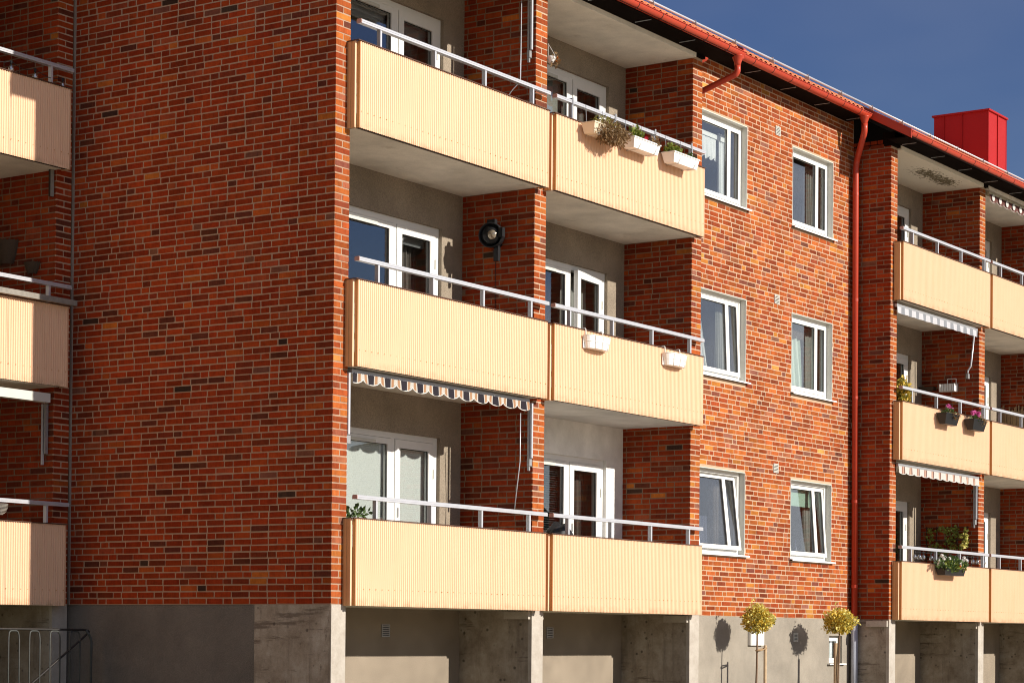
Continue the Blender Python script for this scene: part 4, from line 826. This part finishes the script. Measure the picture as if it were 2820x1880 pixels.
leaves('foliage', 'leaf_green', fb, 900, (16.85, -0.32, z1r - 0.0), (0.58, 0.13, 0.115), 0.055, 31, narrow=0.6); leaves('bright_foliage', 'leaf_lime', fb, 160, (16.85, -0.36, z1r - 0.02), (0.55, 0.11, 0.1), 0.05, 32)
rr = random.Random(5); flowers('flowers', 'petal_white', fb, [(16.5 + rr.uniform(-0.2, 0.98), -0.36 + rr.uniform(-0.06, 0.08), z1r + rr.uniform(-0.01, 0.15)) for _ in range(22)], 0.04, 33); flowers('orange_flower', 'petal_orange', fb, [(16.9, -0.46, z1r - 0.03)], 0.03, 34)
def pot(name, label, x, y, z, r_, h, cat='plant', mkey='black_plastic', group=None):
    rt_ = root(name, (x, y, z), label, cat, group); MB().lathe((x, y, z), [(r_ * 0.7, 0), (r_, h), (r_ * 1.05, h), (r_ * 1.05, h - 0.02), (r_ * 0.9, h - 0.02)], 16).build('pot', mkey, rt_, smooth=True); return rt_
pp = pot('potted_plant', 'small leafy green plant peeping over the lowest left balcony', 0.56, 0.12, 0.16, 0.12, 0.5); MB().tube([(0.56, 0.12, 0.6), (0.55, 0.12, 1.0)], 0.008, 6).build('stem', 'bark', pp); leaves('foliage', 'leaf_green', pp, 60, (0.58, 0.1, 1.03), (0.16, 0.14, 0.10), 0.085, 41, narrow=0.32)
pp = pot('potted_plant', 'yellow green upright shrub at the corner of the far middle balcony', 15.47, 0.03, 2.86, 0.13, 0.6); leaves('foliage', 'leaf_yellow', pp, 420, (15.48, 0.0, 3.88), (0.13, 0.12, 0.24), 0.05, 43); leaves('green_foliage', 'leaf_olive', pp, 420, (15.48, 0.02, 3.85), (0.13, 0.12, 0.25), 0.05, 44); MB().tube([(15.47, 0.03, 3.4), (15.47, 0.03, 3.9)], 0.01, 6).build('stem', 'bark', pp)
pp = pot('potted_plant', 'small palm with arching fronds at the corner of the lowest far balcony', 15.6, 0.12, 0.16, 0.15, 0.45)
m = MB(); rr = random.Random(8)
for k in range(16):
    a = rr.uniform(0, 6.28); e_ = rr.uniform(0.22, 0.4); pts = [Vector((15.6 + e_ * math.cos(a) * f, 0.12 + e_ * math.sin(a) * f, 0.62 + 0.62 * f - 0.38 * f * f * (0.6 + e_))) for f in (0, .25, .5, .75, 1)]
    for i in range(4): sdv = Vector((-math.sin(a), math.cos(a), 0)) * 0.016 * (1 - i / 5); b = len(m.v); m.v += [tuple(pts[i] - sdv), tuple(pts[i] + sdv), tuple(pts[i + 1] + sdv * 0.8), tuple(pts[i + 1] - sdv * 0.8)]; m.f.append((b, b + 1, b + 2, b + 3))
m.build('fronds', 'leaf_green', pp)
cl = root('climbing_plant', (18.8, 0.6, 0.2), 'climbing plant trained on a trellis against the brick wall of the lowest far balcony', 'plant')
m = MB()
for y in (0.2, 0.4, 0.6, 0.8, 1.0): m.box(18.80, 18.812, y - 0.006, y + 0.006, 0.2, 1.76)
for z in (0.6, 0.9, 1.2, 1.5, 1.74): m.box(18.785, 18.797, 0.16, 1.03, z - 0.006, z + 0.006)
m.build('trellis', 'wood_dark', cl)
for i, (y, z, ry, rz, n) in enumerate(((0.92, 1.55, 0.05, 0.2, 45), (0.62, 1.69, 0.30, 0.035, 60), (0.40, 1.6, 0.05, 0.13, 36), (0.52, 1.45, 0.09, 0.15, 60), (0.75, 1.36, 0.14, 0.07, 45), (0.22, 1.55, 0.04, 0.2, 40), (0.35, 1.37, 0.09, 0.04, 22), (0.7, 1.2, 0.28, 0.16, 70))): leaves('foliage', 'leaf_lime', cl, n, (18.76, y, z), (0.035, ry, rz), 0.055, 50 + i, narrow=0.5)
leaves('yellow_foliage', 'leaf_gold', cl, 40, (18.74, 0.22, 1.52), (0.03, 0.05, 0.18), 0.06, 60, narrow=0.5)
hb = root('hanging_basket', (4.35, -0.03, 7.1), 'small white hanging basket of dried flowers on the brick pier', 'hanging basket')
MB().lathe((4.40, -0.02, 7.04), [(0.01, 0), (0.045, 0.03), (0.062, 0.09), (0.062, 0.10), (0.05, 0.1)], 14).build('bowl', 'white_plastic', hb, smooth=True); MB().tube([(4.345, -0.004, 7.30), (4.40, -0.08, 7.14)], 0.003, 5).tube([(4.345, -0.004, 7.30), (4.40, 0.03, 7.14)], 0.003, 5).build('cord', 'white_plastic', hb); leaves('foliage', 'leaf_dry', hb, 90, (4.42, -0.06, 7.12), (0.06, 0.05, 0.07), 0.045, 61, droop=0.06, narrow=0.3); flowers('flowers', 'petal_orange', hb, [(4.45, -0.08, 7.13), (4.42, -0.09, 7.08)], 0.018, 62)

# ------------------------------------------------------------------ lamp, grill cover, wall things
lp = root('floodlight', (4.07, 0.55, 4.6), 'large round black floodlight with bulging lens on the brick side wall of the middle balcony', 'lamp')
lc = Vector((3.86, 0.53, 4.80)); ax = Vector((-0.93, -0.30, -0.10)).normalized()
def alathe(prof, c, a, seg=26):
    m = MB(); m.lathe((0, 0, 0), prof, seg); q = Vector((0, 0, 1)).rotation_difference(a)
    m.v = [tuple(q @ Vector(v) + c) for v in m.v]; return m
alathe([(0.03, -0.20), (0.115, -0.18), (0.155, -0.10), (0.163, -0.02), (0.163, 0.03), (0.150, 0.045), (0.145, 0.03), (0.13, 0.0)], lc, ax).build('housing', 'black_plastic', lp, smooth=True)
alathe([(0.128, 0.0), (0.118, 0.028), (0.085, 0.055), (0.04, 0.07), (0.005, 0.074)], lc, ax).build('front_glass', 'black_plastic', lp, smooth=True)
alathe([(0.062, 0.052), (0.058, 0.070), (0.03, 0.080), (0.003, 0.082)], lc + Vector((0.0, -0.035, 0.0)), ax).build('lens', 'lens', lp, smooth=True)
MB().obox(lc + Vector((0.02, 0, 0.175)), (0.03, 0, 0), (0, 0.06, 0), (0, 0, 0.03)).build('vent_cap', 'black_plastic', lp); MB().obox(lc + Vector((0.0, -0.165, 0.02)), (0.03, 0, 0), (0, 0.03, 0), (0, 0, 0.06)).build('latch', 'black_plastic', lp)
MB().obox(lc + Vector((0.06, -0.05, -0.24)), (0.025, 0, 0), (0, 0.035, 0), (0, 0, 0.09)).build('bracket', 'black_plastic', lp); MB().tube(bend([lc + Vector((0.06, -0.05, -0.15)), lc + Vector((0.20, -0.02, -0.1)), lc + Vector((0.215, 0, 0.0))], 0.03), 0.02, 8).build('arm', 'black_plastic', lp)
MB().tube(bend([(3.9, 0.55, 4.63), (4.06, 0.6, 4.6), (4.063, 0.6, 4.3), (4.063, 0.6, 2.9)], 0.04), 0.004, 5).build('cable', 'gasket', lp)
def fold(u, v):
    a = 2 * math.pi * u; h = v; rr_ = (0.33 * (1 - 0.55 * h ** 2.2)) * (1 + 0.05 * math.sin(a * 9 + h * 3)); return (5.17 + rr_ * math.cos(a) * 1.15 * (1 if h < 0.999 else 0.02), 0.30 + rr_ * math.sin(a) * 0.75, 0.17 + 1.0 * h + 0.02 * math.sin(a * 3) * h)
gcv = MB().grid(fold, 48, 8).build('grill_cover', 'black_cloth', None, smooth=True); tag(gcv, 'black cloth covered barbecue behind the rail of the lowest middle balcony', 'grill')
wc = root('wall_crate', (18.8, 0.54, 4.24), 'white slatted crate with a square handle on the far brick balcony wall', 'crate')
for i in range(8): y = 0.435 + i * 0.032; part('slat', 'white_plastic', wc, (18.66, 18.672, y, y + 0.022, 4.245, 4.375))
part('side', 'white_plastic', wc, (18.66, 18.825, 0.41, 0.424, 4.24, 4.38), (18.66, 18.825, 0.695, 0.709, 4.24, 4.38), (18.675, 18.825, 0.424, 0.695, 4.24, 4.255)); MB().tube(bend([(18.8, 0.43, 4.38), (18.8, 0.43, 4.48), (18.8, 0.60, 4.48), (18.8, 0.60, 4.38)], 0.008), 0.008, 6).build('handle', 'white_plastic', wc)
sb = part('shelf', 'wood_dark', None, (18.68, 18.835, 0.83, 1.12, 4.28, 4.35)); tag(sb, 'short dark wall shelf on the far balcony side wall', 'shelf')
bs = root('bamboo_screen', (22.7, 0.7, 3.0), 'brown split bamboo screen lining the right-hand far balcony', 'screen'); rr = random.Random(4); y = 0.05
while y < 1.1: part('cane', 'bamboo', bs, (22.70 + rr.uniform(-.01, .01), 22.722 + rr.uniform(-.01, .01), y, y + 0.024, 2.9, 4.30 + rr.uniform(-0.06, 0.07))); y += 0.027
def string_lights(pts, label, sag=0.02):
    rt_ = root('string_lights', pts[0], label, 'lights', 'bulb strings hung under the rails'); path = []
    for a, b in zip(pts[:-1], pts[1:]):
        for f in (0, .25, .5, .75): p = Vector(a).lerp(Vector(b), f); p.z -= sag * 4 * f * (1 - f); path.append(p)
    path.append(Vector(pts[-1])); MB().tube(path, 0.004, 5).build('cable', 'gasket', rt_)
    for p in pts:
        x, y_, z = p; o = MB().lathe((x, y_, z - 0.045), [(0.014, 0), (0.016, 0.045)], 8).build('socket', 'gasket', rt_, smooth=True)
        MB().lathe((x, y_, z - 0.125), [(0.004, -0.02), (0.03, -0.006), (0.038, 0.022), (0.028, 0.055), (0.014, 0.08)], 12).build('bulb', 'bulb_glass', rt_, smooth=True)
string_lights([(-1.52, 4.0, 6.42), (-1.146, 4.0, 6.42), (-0.762, 4.0, 6.41), (-0.308, 4.0, 6.395)], 'string of clear bulbs hung under the rail of the top left-edge balcony', 0.05)
string_lights([(15.79, -0.09, 1.185), (15.99, -0.09, 1.185), (16.16, -0.09, 1.185), (16.5, -0.09, 1.185), (16.68, -0.09, 1.185), (16.9, -0.09, 1.185), (17.3, -0.09, 1.185), (17.7, -0.09, 1.185), (18.1, -0.09, 1.185), (18.36, -0.09, 1.185), (18.58, -0.09, 1.185), (18.88, -0.09, 1.185)], 'string of clear bulbs along the lowest far balcony rail')
pk = part('plank', 'wood_grey', None, (-3.6, -0.15, 3.87, 3.93, 3.63, 3.695)); tag(pk, 'weathered grey plank lying along the middle balcony edge at the left', 'plank')
def wbasket(x, y, z, r_, h, label):
    o = MB().grid(lambda u, v: (x - (r_ * (0.55 + 0.45 * v)) * abs(math.sin(math.pi * u)) * 0.8, y + r_ * (0.5 + 0.5 * v ** 0.7) * math.cos(math.pi * u), z + h * v + 0.012 * math.sin(u * 60)), 24, 8).grid(lambda u, v: (x - r_ * 0.8 * abs(math.sin(math.pi * u)) * v, y + r_ * math.cos(math.pi * u) * v, z + h * 0.98), 24, 3).build('wall_basket', 'wicker', None, smooth=True); tag(o, label, 'basket', 'woven baskets on the left brick wall'); return o
wbasket(-0.28, 4.95, 4.21, 0.19, 0.29, 'large dark woven basket hung on the shaded left brick wall'); wbasket(-0.28, 4.505, 4.055, 0.125, 0.14, 'small dark woven wall pot beside the large basket on the left wall')
wb = root('wire_basket', (-1.40, 3.84, 1.04), 'small round wire basket by the lowest rail at the left edge', 'basket')
for k in range(9): f = k / 8; r_ = 0.10 * math.sqrt(max(0.02, 1 - (1 - f) ** 2 * 0.8)); MB().tube([(-1.40 + r_ * math.cos(a * 0.3927), 3.84 + r_ * math.sin(a * 0.3927), 1.03 + 0.12 * f) for a in range(17)], 0.004, 5, False).build('wire', 'wood_grey', wb)
mb_ = root('meter_box', (11.47, YR, -0.4), 'flat white metal cabinet on the pale basement wall behind the left small tree', 'cabinet'); part('case', 'white_paint', mb_, (11.25, 11.70, YR - 0.045, YR + 0.002, -0.445, -0.16)); part('door', 'white_paint', mb_, (11.262, 11.688, YR - 0.052, YR - 0.046, -0.432, -0.173))

# ------------------------------------------------------------------ stair railing, lower left
fr = root('stair_railing', (-1.2, 3.55, -1.9), 'old iron stair railing with hooped bars in the bottom left corner', 'railing'); YF = 3.55; zf = -0.305
MB().tube(bend([(-6, YF, zf), (-0.27, YF, zf), (-0.20, YF, zf - 0.02), (-0.26, YF + 0.01, zf - 0.07), (-2.2, YF + 0.02, zf - 1.35)], 0.04), 0.013, 8).build('handrail', 'iron', fr, smooth=True)
x = -0.36; k = 0
while x > -4:
    MB().tube(bend([(x, YF, -1.9), (x - 0.0, YF, zf - 0.015 - 0.09), (x - 0.02, YF, zf - 0.02), (x - 0.155, YF, zf - 0.02), (x - 0.165, YF, zf - 0.1), (x - 0.165, YF, -1.9)], 0.05), 0.009, 8).build('hooped_bar', 'peeling_iron', fr, smooth=True); x -= 0.325
MB().tube(bend([(-0.27, YF - 0.01, zf - 0.005), (-0.19, YF - 0.02, zf - 0.11), (-0.195, YF - 0.02, -1.9)], 0.05), 0.016, 8).build('end_post', 'peeling_iron', fr, smooth=True)

# ------------------------------------------------------------------ small standard trees
def tree(x, y, z, rx, rz, label, seed, lean):
    rt_ = root('standard_tree', (x - lean, y, -1.9), label, 'tree', 'small standard trees by the wall')
    rr = random.Random(seed); pts = [(x - lean * (1 - f) + rr.uniform(-.008, .008), y + rr.uniform(-.006, .006), -1.9 + (z + 1.88) * f) for f in (0, .2, .4, .6, .8, 1)]
    tk = MB().tube(pts, 0.02, 8, rad=[0.022, 0.02, 0.018, 0.016, 0.014, 0.012])
    for k in range(9):
        a = rr.uniform(0, 6.28); e_ = rr.uniform(0.3, 0.8); tk.tube([(x, y, z - 0.12 + 0.02 * k), (x + rx * 0.5 * e_ * math.cos(a), y + rx * 0.5 * e_ * math.sin(a), z + rz * 0.2), (x + rx * e_ * math.cos(a), y + rx * e_ * math.sin(a), z + rz * rr.uniform(0.1, 0.8))], 0.006, 5)
    tk.build('trunk', 'bark', rt_, smooth=True)
    cr_ = leaves('crown', 'leaf_yellow', rt_, 900, (x, y, z), (rx, rx * 0.95, rz), 0.048, seed, narrow=0.36)
    leaves('pale_leaves', 'leaf_gold', rt_, 800, (x, y, z + 0.01), (rx * 1.03, rx, rz * 1.03), 0.046, seed + 1, narrow=0.34); leaves('green_leaves', 'leaf_olive', rt_, 420, (x, y, z), (rx * 0.96, rx * 0.92, rz * 0.98), 0.046, seed + 2, narrow=0.36)
    sp = MB()
    return rt_
ta = tree(10.535, 0.16, -0.065, 0.235, 0.19, 'small yellow leaved ball tree in front of the white cabinet', 71, 0.06)
tb = tree(13.15, 0.04, -0.06, 0.27, 0.185, 'small yellow leaved ball tree in front of the basement window', 75, 0.10)
leaves('stray_shoot', 'leaf_gold', ta, 14, (10.36, 0.15, 0.19), (0.03, 0.03, 0.10), 0.04, 80); leaves('side_leaves', 'leaf_yellow', tb, 260, (12.97, 0.02, -0.01), (0.13, 0.13, 0.11), 0.046, 83, narrow=0.36); leaves('side_leaves', 'leaf_gold', tb, 220, (13.33, 0.03, -0.08), (0.13, 0.13, 0.12), 0.046, 84, narrow=0.36); leaves('top_leaves', 'leaf_gold', ta, 160, (10.5, 0.14, 0.10), (0.11, 0.12, 0.08), 0.044, 85, narrow=0.36); leaves('stray_shoot', 'leaf_gold', tb, 26, (12.88, 0.05, 0.03), (0.09, 0.05, 0.05), 0.042, 81); leaves('stray_shoot', 'leaf_gold', tb, 10, (13.0, 0.05, 0.2), (0.02, 0.02, 0.08), 0.04, 82)
def stake(x, y, zt_, r_, label, tx, tz, tie=True):
    rt_ = root('tree_stake', (x, y, -1.9), label, 'stake', 'wooden tree stakes'); MB().tube([(x, y, -1.9), (x, y, zt_)], r_, 12).build('post', 'wood_stake', rt_, smooth=True)
    if tie: MB().tube(bend([(x + r_, y - 0.01, tz + 0.03), (x, y - r_ - 0.004, tz + 0.04), (tx, y - 0.03, tz), (tx - 0.03, y + 0.02, tz - 0.01), (tx, y + 0.06, tz), (x, y + r_ + 0.004, tz + 0.03)], 0.02), 0.011, 6).build('tie', 'strap', rt_, smooth=True)
stake(10.71, 0.12, -0.44, 0.024, 'pale wooden stake beside the left small tree with a strap', 10.51, -0.52)
stake(13.13, 0.10, -0.40, 0.035, 'thicker wooden stake right behind the trunk of the right small tree', 13.07, -0.5, False)
